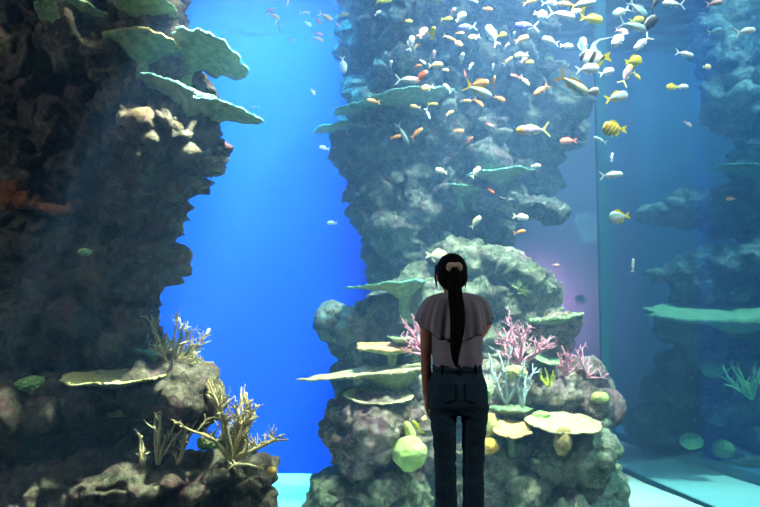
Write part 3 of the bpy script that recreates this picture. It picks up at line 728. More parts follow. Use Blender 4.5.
def fin_outlines(shape):
    hh, hw, ts, fk, dh = SHAPES[shape]
    ts *= 1.25; tail = [(-.30, hh * .18), (-.35, hh * .3), (-.53, ts), (-.56, ts * .9), (-.49 + fk * .6, ts * .10), (-.49 + fk * .6, -ts * .10), (-.56, -ts * .9), (-.53, -ts), (-.35, -hh * .3), (-.30, -hh * .18)]
    dorsal = [(.22, hh * .78), (.14, hh * .95 + dh * .8), (0, hh * .95 + dh), (-.14, hh * .62 + dh * .9), (-.24, hh * .35 + dh * .6), (-.22, hh * .3), (0, hh * .8)]
    anal = [(-.02, -hh * .7), (-.08, -hh * .8 - dh * .8), (-.18, -hh * .5 - dh * .8), (-.26, -hh * .3 - dh * .3), (-.22, -hh * .25)]
    pelvic = [(.18, -hh * .75), (.08, -hh * .9 - dh * .9), (.04, -hh * .85 - dh * .4), (.08, -hh * .8)]
    return tail, dorsal, anal, pelvic
PROTO = {}
def proto_meshes(shape, col, small):
    key = (shape, col, small)
    if key in PROTO: return PROTO[key]
    hh, hw, ts, fk, dh = SHAPES[shape]; bmat, fmat = FM[col]
    tail, dorsal, anal, pelvic = fin_outlines(shape)
    th = .010
    if col == 'banner':
        dorsal = [(.16, hh * .8), (.08, hh * .95 + dh), (-.02, hh + .22), (-.25, hh + .32), (-.85, hh + .36), (-.25, hh + .26), (-.10, hh + .12), (-.12, hh * .62 + dh * .9), (-.24, hh * .35 + dh * .6), (-.22, hh * .3), (0, hh * .8)]
    bv, bf = body_data(hh, hw)
    res = {}
    if small:
        V = list(bv); Fc = list(bf); nb = len(bf)
        for o_ in (tail, dorsal, anal):
            v2, f2 = fin_mesh(o_, th); k = len(V); V += v2; Fc += [tuple(i + k for i in f_) for f_ in f2]
        me = mesh('fish', V, Fc); me.materials.append(bmat); me.materials.append(fmat)
        for i, p in enumerate(me.polygons): p.material_index = 1 if i >= nb else 0
        me.polygons.foreach_set('use_smooth', [i < nb for i in range(len(me.polygons))])
        res['one'] = me
    else:
        def mk(nm, vf, m, sm=False):
            me = mesh(nm, *vf); me.materials.append(m)
            me.polygons.foreach_set('use_smooth', [sm] * len(me.polygons)); return me
        res['body'] = mk('body', (bv, bf), bmat, True)
        res['tail_fin'] = mk('tail_fin', fin_mesh(tail, th), fmat)
        res['dorsal_fin'] = mk('dorsal_fin', fin_mesh(dorsal, th), fmat if col != 'banner' else FM['white'][0])
        res['anal_fin'] = mk('anal_fin', fin_mesh(anal, th), fmat)
        res['pelvic_fin'] = mk('pelvic_fin', fin_mesh(pelvic, th), fmat)
        pv, pf = fin_mesh([(.17, .0), (.02, .05), (-.02, -.02), (.03, -.06)], .006)
        res['pectoral_fin'] = mk('pectoral_fin', (pv, pf), fmat)
        bm = bmesh.new(); bmesh.ops.create_uvsphere(bm, u_segments=10, v_segments=8, radius=.022)
        me = bm_mesh('eye', bm); me.materials.append(M_eye); res['eye'] = me
    PROTO[key] = res; return res

def fish(px, py, ln, face, pitch, col, shape, label, Y=None, yaw=0, group=None):
    rnd = random.Random(px * 31 + py)
    if Y is None: Y = (6.3 if group == GFL else 5.2) + rnd.random() * 1.0
    L = ln * 1.12 * Y / F; small = ln < 13
    loc = P(px, py, Y)
    if yaw == 0: yaw = rnd.uniform(-22, 22)
    cy_ = math.cos(math.radians(yaw)); L /= max(cy_, .5)
    if face == 'R': R = Matrix.Rotation(-math.radians(pitch), 4, 'Y') @ Matrix.Rotation(math.radians(yaw), 4, 'Z')
    else: R = Matrix.Rotation(math.radians(pitch), 4, 'Y') @ Matrix.Rotation(PI + math.radians(yaw), 4, 'Z')
    M = Matrix.Translation(loc) @ R @ Matrix.Diagonal((L, L, L, 1))
    r = proto_meshes(shape, col, small)
    kind = {'disc': 'butterflyfish', 'fusilier': 'fusilier', 'chromis': 'damselfish', 'slim': 'anthias', 'long': 'wrasse'}[shape]
    if col == 'banner': kind = 'bannerfish'
    if col == 'angel': kind = 'angelfish'
    if small:
        o = bpy.data.objects.new(kind, r['one']); COL.objects.link(o); o.matrix_world = M
        return tag(o, label, 'fish', group)
    root = empty(kind, (0, 0, 0), label, 'fish', group); root.matrix_world = M
    hh, hw = SHAPES[shape][:2]
    for nm in ('body', 'tail_fin', 'dorsal_fin', 'anal_fin', 'pelvic_fin'):
        o = bpy.data.objects.new(nm, r[nm]); COL.objects.link(o); o.parent = root
    for s in (-1, 1):
        o = bpy.data.objects.new('pectoral_fin', r['pectoral_fin']); COL.objects.link(o); o.parent = root
        o.location = (.06, s * hw * .95, -hh * .15); o.rotation_euler = (0, 0, -s * .5)
        o = bpy.data.objects.new('eye', r['eye']); COL.objects.link(o); o.parent = root
        o.location = (.37, s * hw * .60, hh * .18)
    return root

GF = 'fish crowding under the surface'; GFL = 'small fish over the open blue water'; GFR = 'fish in front of the side window'
for a in [
 # --- over the open blue water ---
 (271, 10, 9, 'L', -5, 'orange', 'slim', 'orange fish highest-left of those over the open blue water', None, 0, GFL),
 (274, 16, 12, 'R', -25, 'peach', 'slim', 'yellow-orange fish just under the leftmost orange one', None, 0, GFL),
 (276, 22, 6, 'R', 70, 'pink', 'long', 'faint pink fish hanging upright below the yellow-orange leftmost pair', None, 0, GFL),
 (280, 27, 7, 'R', 80, 'pink', 'long', 'lower of two faint upright pink fish over the blue water', None, 0, GFL),
 (288, 2, 8, 'R', 80, 'pink', 'long', 'pink fish pointing straight up at the top edge over blue water', None, 0, GFL),
 (305, 13, 10, 'R', -8, 'cream', 'slim', 'cream fish swimming level, midway in the row under the blue surface', None, 0, GFL),
 (308, 24, 9, 'R', -50, 'white', 'chromis', 'white fish diving steeply below the level cream one', None, 0, GFL),
 (292, 40, 5, 'R', 20, 'pink', 'chromis', 'tiny lilac fish alone below the row of small fish', None, 0, GFL),
 (318, 21, 8, 'R', -40, 'orange', 'slim', 'small orange fish touching the big peach one over blue water', None, 0, GFL),
 (326, 17, 14, 'R', -28, 'peach', 'slim', 'largest peach and white fish of the group over blue water', None, 0, GFL),
 (343, 15, 11, 'R', 0, 'peach', 'slim', 'level yellow-orange fish at the right end of the blue-water group', None, 0, GFL),
 (338, 25, 5, 'L', 40, 'pink', 'chromis', 'tiny pale pink fish beneath the rightmost of the blue-water group', None, 0, GFL),
 (319, 34, 9, 'R', -15, 'red', 'slim', 'reddish fish lying right above a pale one, lowest pair over blue water', None, 0, GFL),
 (318, 39, 11, 'R', -25, 'peach', 'slim', 'pale peach fish beneath the reddish one, lowest pair over blue water', None, 0, GFL),
 (343, 65, 15, 'R', -84, 'white', 'chromis', 'white fish hanging head down where blue water meets the rock wall', None, 8, GFL),
 (313, 92, 7, 'R', -60, 'yellow', 'chromis', 'small yellow-green fish alone in the blue water above mid height', None, 0, GFL),
 (324, 148, 9, 'L', 10, 'white', 'chromis', 'round white fish alone in the blue water left of the rock wall', None, 0, GFL),
 (332, 223, 9, 'L', 0, 'cream', 'chromis', 'lowest cream fish in the open blue water', None, 0, GFL),
 (254, 107, 9, 'L', 0, 'silver', 'long', 'thin pale blue fish above the tip of the left coral fan', None, 0, GFL),
 (378, 13, 7, 'R', 35, 'white', 'chromis', 'small bluish-white fish alone at the top of the dim rock wall', None, 0, GF),
 (391, 64, 6, 'R', 85, 'white', 'chromis', 'tiny upright white fish left of the big white and orange pair', None, 0, GF),
 (384, 1, 14, 'R', -5, 'yellow', 'slim', 'yellow fish cut by the top edge among bright ripples', None, 0, GF),
 # --- crowd under the surface ---
 (409, 21, 7, 'R', 0, 'yellow', 'chromis', 'small yellow fish farthest left of the crowd, under the ripples', None, 0, GF),
 (423, 32, 13, 'R', 55, 'red', 'chromis', 'red fish slanting up beside a yellow upright one', None, 0, GF),
 (433, 33, 11, 'R', 80, 'yellow', 'chromis', 'yellow fish standing upright right of the slanting red one', None, 0, GF),
 (411, 43, 14, 'R', 75, 'white', 'chromis', 'white fish standing upright at the left end of the crowd', None, 0, GF),
 (417, 46, 7, 'R', 40, 'peach', 'chromis', 'small peach fish tucked behind the upright white one', None, 0, GF),
 (447, 19, 10, 'R', -5, 'yellow', 'slim', 'level yellow fish left of the pale yellow triangular one', None, 0, GF),
 (453, 12, 8, 'R', 60, 'pink', 'chromis', 'pink fish rising above the level yellow one', None, 0, GF),
 (461, 17, 11, 'R', 40, 'cream', 'disc', 'pale yellow high-backed fish above the violet one', None, 0, GF),
 (467, 27, 17, 'L', -8, 'blue', 'fusilier', 'violet-blue fish with white tail in the middle of the crowd', None, 0, GF),
 (460, 33, 8, 'R', 0, 'orange', 'slim', 'small orange fish right under the violet-blue one', None, 0, GF),
 (474, 37, 11, 'L', -15, 'peach', 'chromis', 'yellow-white fish with flared tail below the tail of the violet one', None, 0, GF),
 (458, 43, 11, 'R', -45, 'orange', 'chromis', 'orange-yellow fish diving below the small orange one', None, 0, GF),
 (449, 38, 11, 'R', -20, 'peach', 'slim', 'peach fish with its nose at the diving orange-yellow one', None, 0, GF),
 (434, 54, 7, 'R', 85, 'pink', 'chromis', 'pink-white fish upright over the cream pair', None, 0, GF),
 (436, 65, 13, 'R', 5, 'peach', 'chromis', 'cream fish swimming level above the small peach one', None, 0, GF),
 (418, 66, 7, 'R', 10, 'orange', 'chromis', 'small orange fish above the red-orange curved one', None, 0, GF),
 (423, 62, 7, 'R', -40, 'cream', 'slim', 'small cream fish touching the small orange one over the curved one', None, 0, GF),
 (446, 70, 6, 'R', -10, 'peach', 'chromis', 'small peach fish right under the nose of the level cream one', None, 0, GF),
 (408, 80, 21, 'R', 0, 'white', 'fusilier', 'pinkish-white fish with forked tail at the lower left of the crowd', 5.3, 8, GF),
 (422, 76, 14, 'R', 45, 'red', 'chromis', 'red-orange fish rising in front of the pinkish-white one', 5.2, 0, GF),
 (427, 88, 13, 'L', -18, 'peach', 'chromis', 'yellow fish just above the long teal bracket coral', None, 0, GF),
 (447, 88, 10, 'L', 45, 'cream', 'chromis', 'cream fish slanting at the right end of the long teal bracket coral', None, 0, GF),
 (471, 66, 7, 'R', 60, 'white', 'chromis', 'small white fish over the red upright one', None, 0, GF),
 (465, 74, 8, 'R', -80, 'red', 'slim', 'small red fish pointing down between the rock pillars', None, 0, GF),
 (462, 58, 9, 'R', 80, 'cream', 'chromis', 'pale fish upright at the gap between the pillars', None, 0, GF),
 (475, 1, 7, 'R', -20, 'white', 'slim', 'white fish at the top edge above the violet-blue one', None, 0, GF),
 (488, 9, 9, 'R', -20, 'orange', 'chromis', 'orange fish alone high between violet fish and top edge', None, 0, GF),
 (492, 35, 20, 'L', 60, 'cream', 'chromis', 'large cream and brown fish curving down over the green-lit rock', None, 0, GF),
 (502, 35, 8, 'R', 10, 'yellow', 'disc', 'small yellow disc fish right of the large curving cream one', None, 0, GF),
 (514, 36, 7, 'R', 80, 'white', 'slim', 'small white upright fish left of the orange pair', None, 0, GF),
 (507, 46, 7, 'R', 45, 'cream', 'chromis', 'small cream fish under the yellow disc one', None, 0, GF),
 (522, 39, 13, 'R', 20, 'orange', 'chromis', 'plump orange fish below the blue one with a white tail', None, 0, GF),
 (526, 26, 22, 'L', 0, 'blue', 'fusilier', 'plain blue fish with a white tail, heading left', None, 6, GF),
 (521, 55, 12, 'L', -5, 'peach', 'chromis', 'peach fish over the dull yellow one at the pillar edge', None, 0, GF),
 (524, 60, 8, 'R', 40, 'pink', 'chromis', 'pink fish wedged between the peach and dull yellow ones', None, 0, GF),
 (530, 62, 8, 'R', 0, 'yellow', 'chromis', 'dull yellow fish at the right edge of the pillar', None, 0, GF),
 (508, 61, 10, 'R', 35, 'peach', 'slim', 'peach fish rising over the paired pink and orange ones', None, 0, GF),
 (515, 76, 9, 'L', 8, 'red', 'slim', 'salmon fish crossing the tail of an orange diving one', None, 0, GF),
 (525, 81, 12, 'R', -45, 'peach', 'slim', 'orange fish diving right, crossed by the salmon one', None, 0, GF),
 (479, 84, 18, 'R', 0, 'orange', 'chromis', 'brownish-orange arched fish above the yellow-tailed silver one', 5.3, 0, GF),
 (479, 91, 26, 'R', -22, 'silver_yellow', 'fusilier', 'silver-white fish with yellow forked tail, lowest of the crowd\'s middle', 5.1, 8, GF),
 (479, 103, 12, 'R', -40, 'orange', 'slim', 'orange fish under the belly of the yellow-tailed silver one', None, 0, GF),
 (466, 101, 10, 'R', -5, 'peach', 'slim', 'level yellow-orange fish left of the orange diving one', None, 0, GF),
 (494, 82, 11, 'R', 80, 'orange', 'long', 'thin orange upright fish right of the arched brownish one', None, 0, GF),
 (500, 99, 11, 'R', -25, 'orange', 'chromis', 'orange fish with a grey belly in front of the right pillar', None, 0, GF),
 (493, 67, 6, 'R', 85, 'white', 'slim', 'tiny white upright fish above the thin orange upright one', None, 0, GF),
 (415, 107, 10, 'L', 10, 'peach', 'chromis', 'cream fish in front of the long teal bracket coral', None, 0, GF),
 (433, 104, 9, 'R', 0, 'yellow', 'slim', 'yellow fish in front of the right half of the long teal bracket coral', None, 0, GF),
 (428, 114, 11, 'R', -70, 'white', 'long', 'thin white fish slanting under the long teal bracket coral', None, 0, GF),
 (450, 113, 8, 'R', 30, 'peach', 'chromis', 'peach fish at the right tip under the long teal bracket coral', None, 0, GF),
 (373, 101, 12, 'L', 5, 'orange', 'slim', 'orange fish over the left tip of the long teal bracket coral', None, 0, GF),
 (396, 137, 10, 'R', 12, 'orange', 'slim', 'orange fish touching a thin silver slanting one', None, 0, GF),
 (403, 134, 20, 'R', -62, 'silver', 'long', 'thin silver fish diving over the hazy rock, right of an orange one', None, 10, GF),
 (417, 133, 13, 'R', 40, 'orange', 'slim', 'orange fish rising right of the thin silver diving one', None, 0, GF),
 (459, 131, 9, 'R', 0, 'orange', 'chromis', 'orange fish at the right rim of the left pillar', None, 0, GF),
 (470, 140, 8, 'R', 45, 'red', 'slim', 'small red-orange fish in the dark gap between the pillars', None, 0, GF),
 (490, 125, 7, 'R', -25, 'red', 'slim', 'small red fish at the top of the narrow rock column', None, 0, GF),
 (532, 130, 30, 'L', -4, 'lavender', 'fusilier', 'large lavender fish with yellow face in front of the right pillar', 5.4, 6, GF),
 (568, 141, 14, 'L', 0, 'red', 'chromis', 'red-orange fish in the dark blue left of the window joint', None, 0, GF),
 (541, 90, 17, 'L', -38, 'orange', 'slim', 'bright orange fish diving left with a pale forked tail', 5.3, 6, GF),
 (536, 166, 9, 'R', 0, 'white', 'chromis', 'round white fish over the right tip of the teal winged coral', None, 0, GF),
 (441, 171, 11, 'L', 12, 'cream', 'chromis', 'cream fish over the left hazy rock pillar, left of two level ones', None, 0, GF),
 (476, 172, 12, 'R', 50, 'cream', 'chromis', 'yellow-green fish at the left tip of the teal winged coral', None, 0, GF),
 (491, 191, 8, 'R', -40, 'red', 'slim', 'small orange-red fish under the teal winged coral', None, 0, GF),
 (476, 222, 13, 'R', 50, 'cream', 'chromis', 'yellow-striped cream fish above and right of the woman\'s head', None, 0, GF),
 (521, 217, 14, 'R', -8, 'cream', 'chromis', 'white fish above the small orange one by the pointed spur', None, 0, GF),
 (520, 232, 11, 'R', 12, 'orange', 'slim', 'small orange fish under the pointed rock spur', None, 0, GF),
 (556, 265, 7, 'R', 0, 'pink', 'slim', 'tiny pink-white fish in the dark above the pink glow', None, 0, GF),
 (437, 256, 19, 'R', -5, 'cream', 'disc', 'large pale disc-shaped fish touching the woman\'s hair', 5.6, 10, GF),
 (417, 427, 14, 'L', 55, 'yellow', 'slim', 'bright yellow fish nosing down over the big green brain coral', 5.75, 8, 'fish near the woman\'s legs'),
 # --- dense knot at the top right of the crowd ---
 (541, 14, 11, 'R', -20, 'cream', 'disc', 'pale round fish left of the long-tailed pink-white one', None, 0, GF),
 (530, 2, 12, 'R', 10, 'orange', 'chromis', 'orange and pink fish at the top edge over the pale round one', None, 0, GF),
 (549, 3, 13, 'R', 3, 'silver', 'slim', 'bluish fish at the top edge between two orange ones', None, 0, GF),
 (563, 4, 16, 'R', -10, 'peach', 'slim', 'yellow-orange fish at the top edge right of the bluish one', None, 0, GF),
 (583, 4, 26, 'R', 15, 'silver_orange', 'fusilier', 'teal and peach fish at the top edge above the yellow one', 5.2, 8, GF),
 (562, 15, 26, 'R', -8, 'white', 'fusilier', 'pink-white fish trailing a long forked tail', 5.3, 8, GF),
 (592, 19, 21, 'R', -5, 'yellow', 'chromis', 'bright yellow and white fish in the dense knot below the top edge', 5.2, 8, GF),
 (583, 12, 11, 'R', 80, 'yellow', 'slim', 'yellow fish upright behind the bright yellow and white one', None, 0, GF),
 (575, 12, 12, 'R', 10, 'cream', 'chromis', 'cream fish between the pink-white and the bright yellow ones', None, 0, GF),
 (550, 41, 16, 'L', 15, 'white', 'chromis', 'white fish with pink nose below the long-tailed one', 5.3, 8, GF),
 (567, 46, 12, 'R', -5, 'cream', 'chromis', 'cream fish between the pink-nosed one and the banner-finned one', None, 0, GF),
 (583, 46, 18, 'R', 86, 'silver', 'chromis', 'grey fish standing upright above the banner-finned one', 5.4, 8, GF),
 (595, 58, 28, 'L', -8, 'banner', 'disc', 'banded fish with a long white trailing dorsal streamer', 5.1, 8, GF),
 (588, 69, 22, 'R', 8, 'white', 'chromis', 'white fish lying under the banded streamer one', 5.0, 8, GF),
 (607, 72, 15, 'R', 20, 'white', 'chromis', 'plain white fish right of the banded streamer one', None, 8, GF),
 (574, 85, 33, 'R', -32, 'silver_orange', 'fusilier', 'silver fish with a big orange forked tail, below the banded one', 5.0, 8, GF),
 (592, 92, 13, 'R', 0, 'white', 'disc', 'round white fish at the nose of the orange-tailed silver one', 4.75, 0, GF),
 (617, 97, 22, 'R', 15, 'silver_yellow', 'chromis', 'oval silver fish with bright yellow forked tail', 5.1, 8, GFR),
 (634, 61, 16, 'R', 10, 'yellow', 'disc', 'lemon-yellow disc fish above a lilac orange-tailed one', 5.1, 8, GFR),
 (627, 74, 22, 'R', 62, 'lavender', 'fusilier', 'lilac fish with orange tail rising under the lemon-yellow disc one', 5.2, 8, GFR),
 (637, 76, 10, 'R', -50, 'yellow', 'slim', 'small yellow fish right of the rising lilac one', None, 0, GFR),
 (619, 39, 20, 'L', -50, 'white', 'chromis', 'white fish slanting down below the black one', 5.1, 8, GFR),
 (642, 43, 21, 'L', -42, 'white', 'fusilier', 'white fish with pink tail, slanting, right of its white lookalike', 5.2, 8, GFR),
 (621, 12, 18, 'L', -25, 'silver', 'chromis', 'pale green-silver fish left of the black one, highest', 5.2, 8, GFR),
 (638, 10, 22, 'R', -42, 'silver', 'chromis', 'green-silver fish diving right over the yellow-backed one', 5.3, 8, GFR),
 (637, 20, 14, 'R', 12, 'yellow', 'chromis', 'yellow-backed fish pressed against the black one', 5.15, 8, GFR),
 (633, 26, 26, 'R', -12, 'silver', 'fusilier', 'blue-striped silver fish under the yellow-backed one', 5.05, 8, GFR),
 (648, 24, 24, 'R', 40, 'black', 'chromis', 'black fish beside the knot of silver ones', 5.4, 8, GFR),
 (655, 3, 18, 'R', 55, 'black', 'fusilier', 'black forked tail and body leaving at the top edge', 5.5, 8, GFR),
 (622, 31, 12, 'R', -10, 'pink', 'chromis', 'small pink-white fish between the striped silver and slanting white ones', None, 0, GFR),
 (614, 129, 22, 'L', 0, 'angel', 'disc', 'spiny golden-yellow fish heading left, brown barred', 5.2, 8, GFR),
 (600, 140, 13, 'L', 22, 'silver', 'slim', 'small pale silver fish left below the golden-yellow one', None, 8, GFR),
 (612, 175, 21, 'R', 5, 'white', 'slim', 'slim white fish swimming level, alone, at mid height by the joint', 5.1, 6, GFR),
 (612, 157, 8, 'R', 85, 'white', 'slim', 'tiny upright white fish above the slim level white one', None, 0, GFR),
 (619, 217, 19, 'L', -10, 'silver_yellow', 'disc', 'round silver fish with a yellow tail, lowest by the window joint', 5.1, 8, GFR),
 (673, 4, 21, 'L', 0, 'white', 'fusilier', 'white fish level near the top edge, left above the side window', 5.4, 6, GFR),
 (716, 31, 16, 'R', 14, 'silver', 'slim', 'faint silver fish left of the bright twin-tailed white one', 6.2, 8, GFR),
 (715, 3, 17, 'R', 12, 'pink', 'slim', 'pinkish fish at the top edge over the faint silver one', 5.6, 8, GFR),
 (746, 31, 20, 'R', 12, 'white', 'fusilier', 'bright white fish farthest right near the top', 5.2, 8, GFR),
 (685, 54, 17, 'R', -10, 'white', 'slim', 'white fish level above the yellow and white pair', 5.6, 8, GFR),
 (707, 67, 8, 'R', 0, 'cream', 'disc', 'small round pale fish between the level white one and the dark rock face', None, 0, GFR),
 (672, 87, 10, 'L', 0, 'yellow', 'disc', 'yellow disc fish of the yellow and white pair', 5.5, 0, GFR),
 (682, 87, 12, 'R', 0, 'white', 'chromis', 'white fish of the yellow and white pair', 5.5, 0, GFR),
 (731, 199, 9, 'L', 0, 'brown', 'chromis', 'small reddish-brown fish beyond the side window by the rock tongue', 5.8, 0, GFR),
 (688, 124, 8, 'R', -45, 'pink', 'chromis', 'faint pinkish fish diving in the haze of the side window', 6.5, 0, GFR),
 (633, 265, 12, 'R', 85, 'white', 'long', 'upright white fish low by the window joint, level with the woman\'s head', 5.3, 0, GFR),
]: fish(*a)
# ================= the woman =================
PX, PYY = P(456, 300, 3.6).x, 3.6
def loft(bm, rings, n_=28, cap=True, wave=None):
    """rings: (cx, cy, cz, rx, ry[, tiltx, tilty]) stacked; closed ends"""
    R = []
    for i, r in enumerate(rings):
        cx, cy, cz, rx, ry = r[:5]; rw = []
        for k in range(n_):
            t = 2 * PI * k / n_; x = rx * math.cos(t); y = ry * math.sin(t); z = 0
            if wave:
                dx, dy, dz = wave(i, t); x += dx; y += dy; z += dz
            rw.append(bm.verts.new((cx + x, cy + y, cz + z)))
        R.append(rw)
    for i in range(len(R) - 1):
        for k in range(n_):
            bm.faces.new((R[i][k], R[i][(k + 1) % n_], R[i + 1][(k + 1) % n_], R[i + 1][k]))
    if cap:
        bm.faces.new(R[0][::-1]); bm.faces.new(R[-1])
def limb(bm, pts, n_=18):
    """pts: (Vector, radius) along a limb with rounded ends"""
    out = []
    for i, (p, r) in enumerate(pts):
        d = (pts[min(i + 1, len(pts) - 1)][0] - pts[max(i - 1, 0)][0]).normalized()
        a = d.orthogonal().normalized() if not out else (pa - d * pa.dot(d)).normalized()
        b = d.cross(a); pa = a
        out.append([bm.verts.new(p + (a * math.cos(2 * PI * k / n_) + b * math.sin(2 * PI * k / n_)) * r) for k in range(n_)])
    for i in range(len(out) - 1):
        for k in range(n_):
            bm.faces.new((out[i][k], out[i][(k + 1) % n_], out[i + 1][(k + 1) % n_], out[i + 1][k]))
    bm.faces.new(out[0][::-1]); bm.faces.new(out[-1])
    for p, r in (pts[0], pts[-1]): ell(bm, p, (r * .99,) * 3)
def ell(bm, c, r, rot=None):
    m = Matrix.Translation(c) @ (rot or Matrix()) @ Matrix.Diagonal((*r, 1))
    bmesh.ops.create_uvsphere(bm, u_segments=20, v_segments=14, radius=1, matrix=m)
def hand(bm, w, d, nrm, thumb, curl):
    """wrist point, direction, palm normal (towards which the fingers curl), thumb side"""
    d = d.normalized(); nrm = (nrm - d * nrm.dot(d)).normalized(); s = d.cross(nrm).normalized()
    if s.dot(thumb) < 0: s = -s
    rot = Matrix((s, nrm, d)).transposed().to_4x4()
    ell(bm, w + d * .045, (.036, .014, .052), rot)
    for i, (off, L) in enumerate(((.026, .066), (.009, .074), (-.009, .069), (-.025, .054))):
        p = w + d * .080 + s * off; dd = (d + s * off * 3).normalized(); a = curl * (.7 + .12 * i)
        pts = [(w + d * .05 + s * off * .8, .0085), (p, .0085)]
        for k, f_ in enumerate((.45, .3, .25)):
            ang = a * (k + 1) * .6
            q = dd * math.cos(ang) + nrm * math.sin(ang)
            p = p + q * L * f_; pts.append((p, .0082 - .0008 * (k + 1)))
        limb(bm, pts, 10)
    t0 = w + d * .02 + s * .024; t1 = t0 + (d * .6 + s * .6 + nrm * .3).normalized() * .036; t2 = t1 + (d * .9 + s * .15 + nrm * .4).normalized() * .030
    limb(bm, [(t0, .013), (t1, .0105), (t2, .0085)], 10)

V3 = Vector
bm = bmesh.new()
# torso and pelvis
loft(bm, [(0, 0, .78, .12, .09), (0, -.01, .86, .145, .10), (0, -.005, .93, .13, .092), (0, 0, 1.0, .11, .078), (0, 0, 1.08, .112, .078), (0, 0, 1.17, .125, .085), (0, 0, 1.25, .14, .085), (0, 0, 1.30, .145, .075), (-.005, 0, 1.335, .10, .062), (-.012, .0, 1.36, .052, .05)])
limb(bm, [(V3((-.008, .0, 1.31)), .05), (V3((-.016, .005, 1.37)), .047), (V3((-.02, .015, 1.43)), .046)])
for s, cx in ((-1, -.062), (1, .082)):
    limb(bm, [(V3((cx + s * .002, 0, .84)), .080), (V3((cx + s * .006, 0, .70)), .058), (V3((cx, .005, .50)), .046), (V3((cx, 0, .44)), .046), (V3((cx, -.010, .32)), .043), (V3((cx, 0, .10)), .032)])
    ell(bm, V3((cx + s * .004, .03, .045)), (.036, .09, .03)); ell(bm, V3((cx, -.02, .06)), (.032, .04, .045))
# arms
limb(bm, [(V3((-.135, 0, 1.285)), .046), (V3((-.152, -.003, 1.20)), .040), (V3((-.160, -.008, 1.08)), .031), (V3((-.162, -.006, 1.04)), .029), (V3((-.160, .006, .95)), .027), (V3((-.158, .018, .83)), .019)])
hand(bm, V3((-.158, .018, .83)), V3((.04, .06, -1)), V3((1, 0, 0)), V3((0, 1, 0)), .45)
limb(bm, [(V3((.135, .0, 1.285)), .046), (V3((.135, .06, 1.21)), .038), (V3((.118, .15, 1.12)), .031), (V3((.120, .19, 1.10)), .029), (V3((.165, .26, 1.13)), .025), (V3((.225, .34, 1.18)), .018)])
hand(bm, V3((.225, .34, 1.18)), V3((.25, .35, 1)), V3((-1, .3, .2)), V3((-.3, -1, 0)), .9)
# head
hc = V3((-.021, .012, 1.475))
ell(bm, hc, (.074, .092, .098)); ell(bm, hc + V3((0, .035, -.055)), (.052, .055, .058)); ell(bm, hc + V3((0, .07, -.098)), (.022, .02, .018))
ell(bm, hc + V3((0, .098, -.028)), (.010, .016, .020), Matrix.Rotation(.3, 4, 'X')); ell(bm, hc + V3((0, .106, -.040)), (.014, .011, .008))
ell(bm, hc + V3((0, .092, -.066)), (.022, .010, .006)); ell(bm, hc + V3((0, .090, -.075)), (.019, .010, .007))
for s in (-1, 1):
    ell(bm, hc + V3((s * .076, .01, -.02)), (.007, .018, .030)); ell(bm, hc + V3((s * .030, .078, .008)), (.020, .012, .007))
    ell(bm, hc + V3((s * .042, .066, -.035)), (.022, .018, .02))
me = remesh(bm_mesh('body', bm), .0055, 3)
n = NT('skin'); v = n.obj(); n.bsdf(n.ramp(n.noise(v, 12, 3), [(.3, srgb(176, 122, 100)), (.7, srgb(190, 136, 112))]), .55, .35); M_skin = n.m
woman = link('person', me, M_skin); woman.location = (PX, PYY, 0)
tag(woman, 'young woman in ruffled mauve-grey blouse and dark jeans, seen from behind, watching the tank', 'person')
def wear(name, me_, mat, label=None, parent=None):
    o = link(name, me_, mat, parent or woman)
    if label: o['label'] = label
    return o
n = NT('mauve_grey_crepe'); v = n.obj(); n.bsdf(n.ramp(n.noise(v, 9, 4), [(.3, srgb(146, 142, 150)), (.7, srgb(162, 156, 164))]), .85, .15, bump=n.noise(v, 220, 2), bs=.3, bd=.003); M_cloth = n.m
n = NT('dark_teal_denim'); v = n.obj(); n.bsdf(n.ramp(n.noise(v, 14, 5), [(.3, srgb(40, 62, 76)), (.7, srgb(52, 76, 90))]), .9, .1, bump=n.noise(v, 160, 3), bs=.4, bd=.004); M_denim = n.m
M_seam = flat_mat('seam_thread', srgb(24, 36, 44), .9, .1)
M_shoe = flat_mat('white_sneaker', srgb(190, 190, 190), .7, .2)
# blouse bodice
bm = bmesh.new()
def wv(i, t): a = .0035 * math.sin(7 * t + i) * (i < 5); return (a * math.cos(t), a * math.sin(t), 0)
loft(bm, [(.003, -.004, .955, .118, .092), (.003, -.004, .985, .126, .100), (.003, -.004, 1.01, .132, .104), (.002, -.003, 1.06, .134, .103), (0, -.002, 1.14, .138, .103), (0, 0, 1.22, .146, .100), (0, 0, 1.28, .152, .092), (-.004, 0, 1.325, .118, .078), (-.010, 0, 1.352, .068, .064)], 64, wave=wv)
bl = wear('blouse', bm_mesh('blouse', bm), M_cloth)
# ruffle cape over the shoulders
bm = bmesh.new(); NA = 160; R = []
rows = [(-.010, 1.366, .066, .062, 0), (-.008, 1.352, .098, .074, .05), (-.005, 1.325, .140, .092, .2), (-.003, 1.285, .168, .106, .45), (-.007, 1.23, .182, .118, .75), (-.010, 1.17, .192, .132, 1.0), (-.012, 1.125, .198, .146, 1.15)]
for i, (cx, cz, rx, ry, wa) in enumerate(rows):
    row = []
    for k in range(NA):
        t = 2 * PI * k / NA; c_, s_ = math.cos(t), math.sin(t)
        ph = 11 * t + .8 * math.sin(3 * t) + .5 * math.sin(2 * t + 1)
        a = wa * .0085 * math.sin(ph) + wa * .004 * math.sin(2.3 * ph)
        lift = (c_ * c_) ** 1.3 * .105 * (i / 6) ** 1.4
        x = cx + (rx + a) * c_; y = (ry + a) * s_ * (.92 if s_ > 0 else 1)
        z = cz + lift + (.006 * math.cos(ph) * wa if i >= 5 else 0)
        row.append(bm.verts.new((x, y, z)))
    R.append(row)
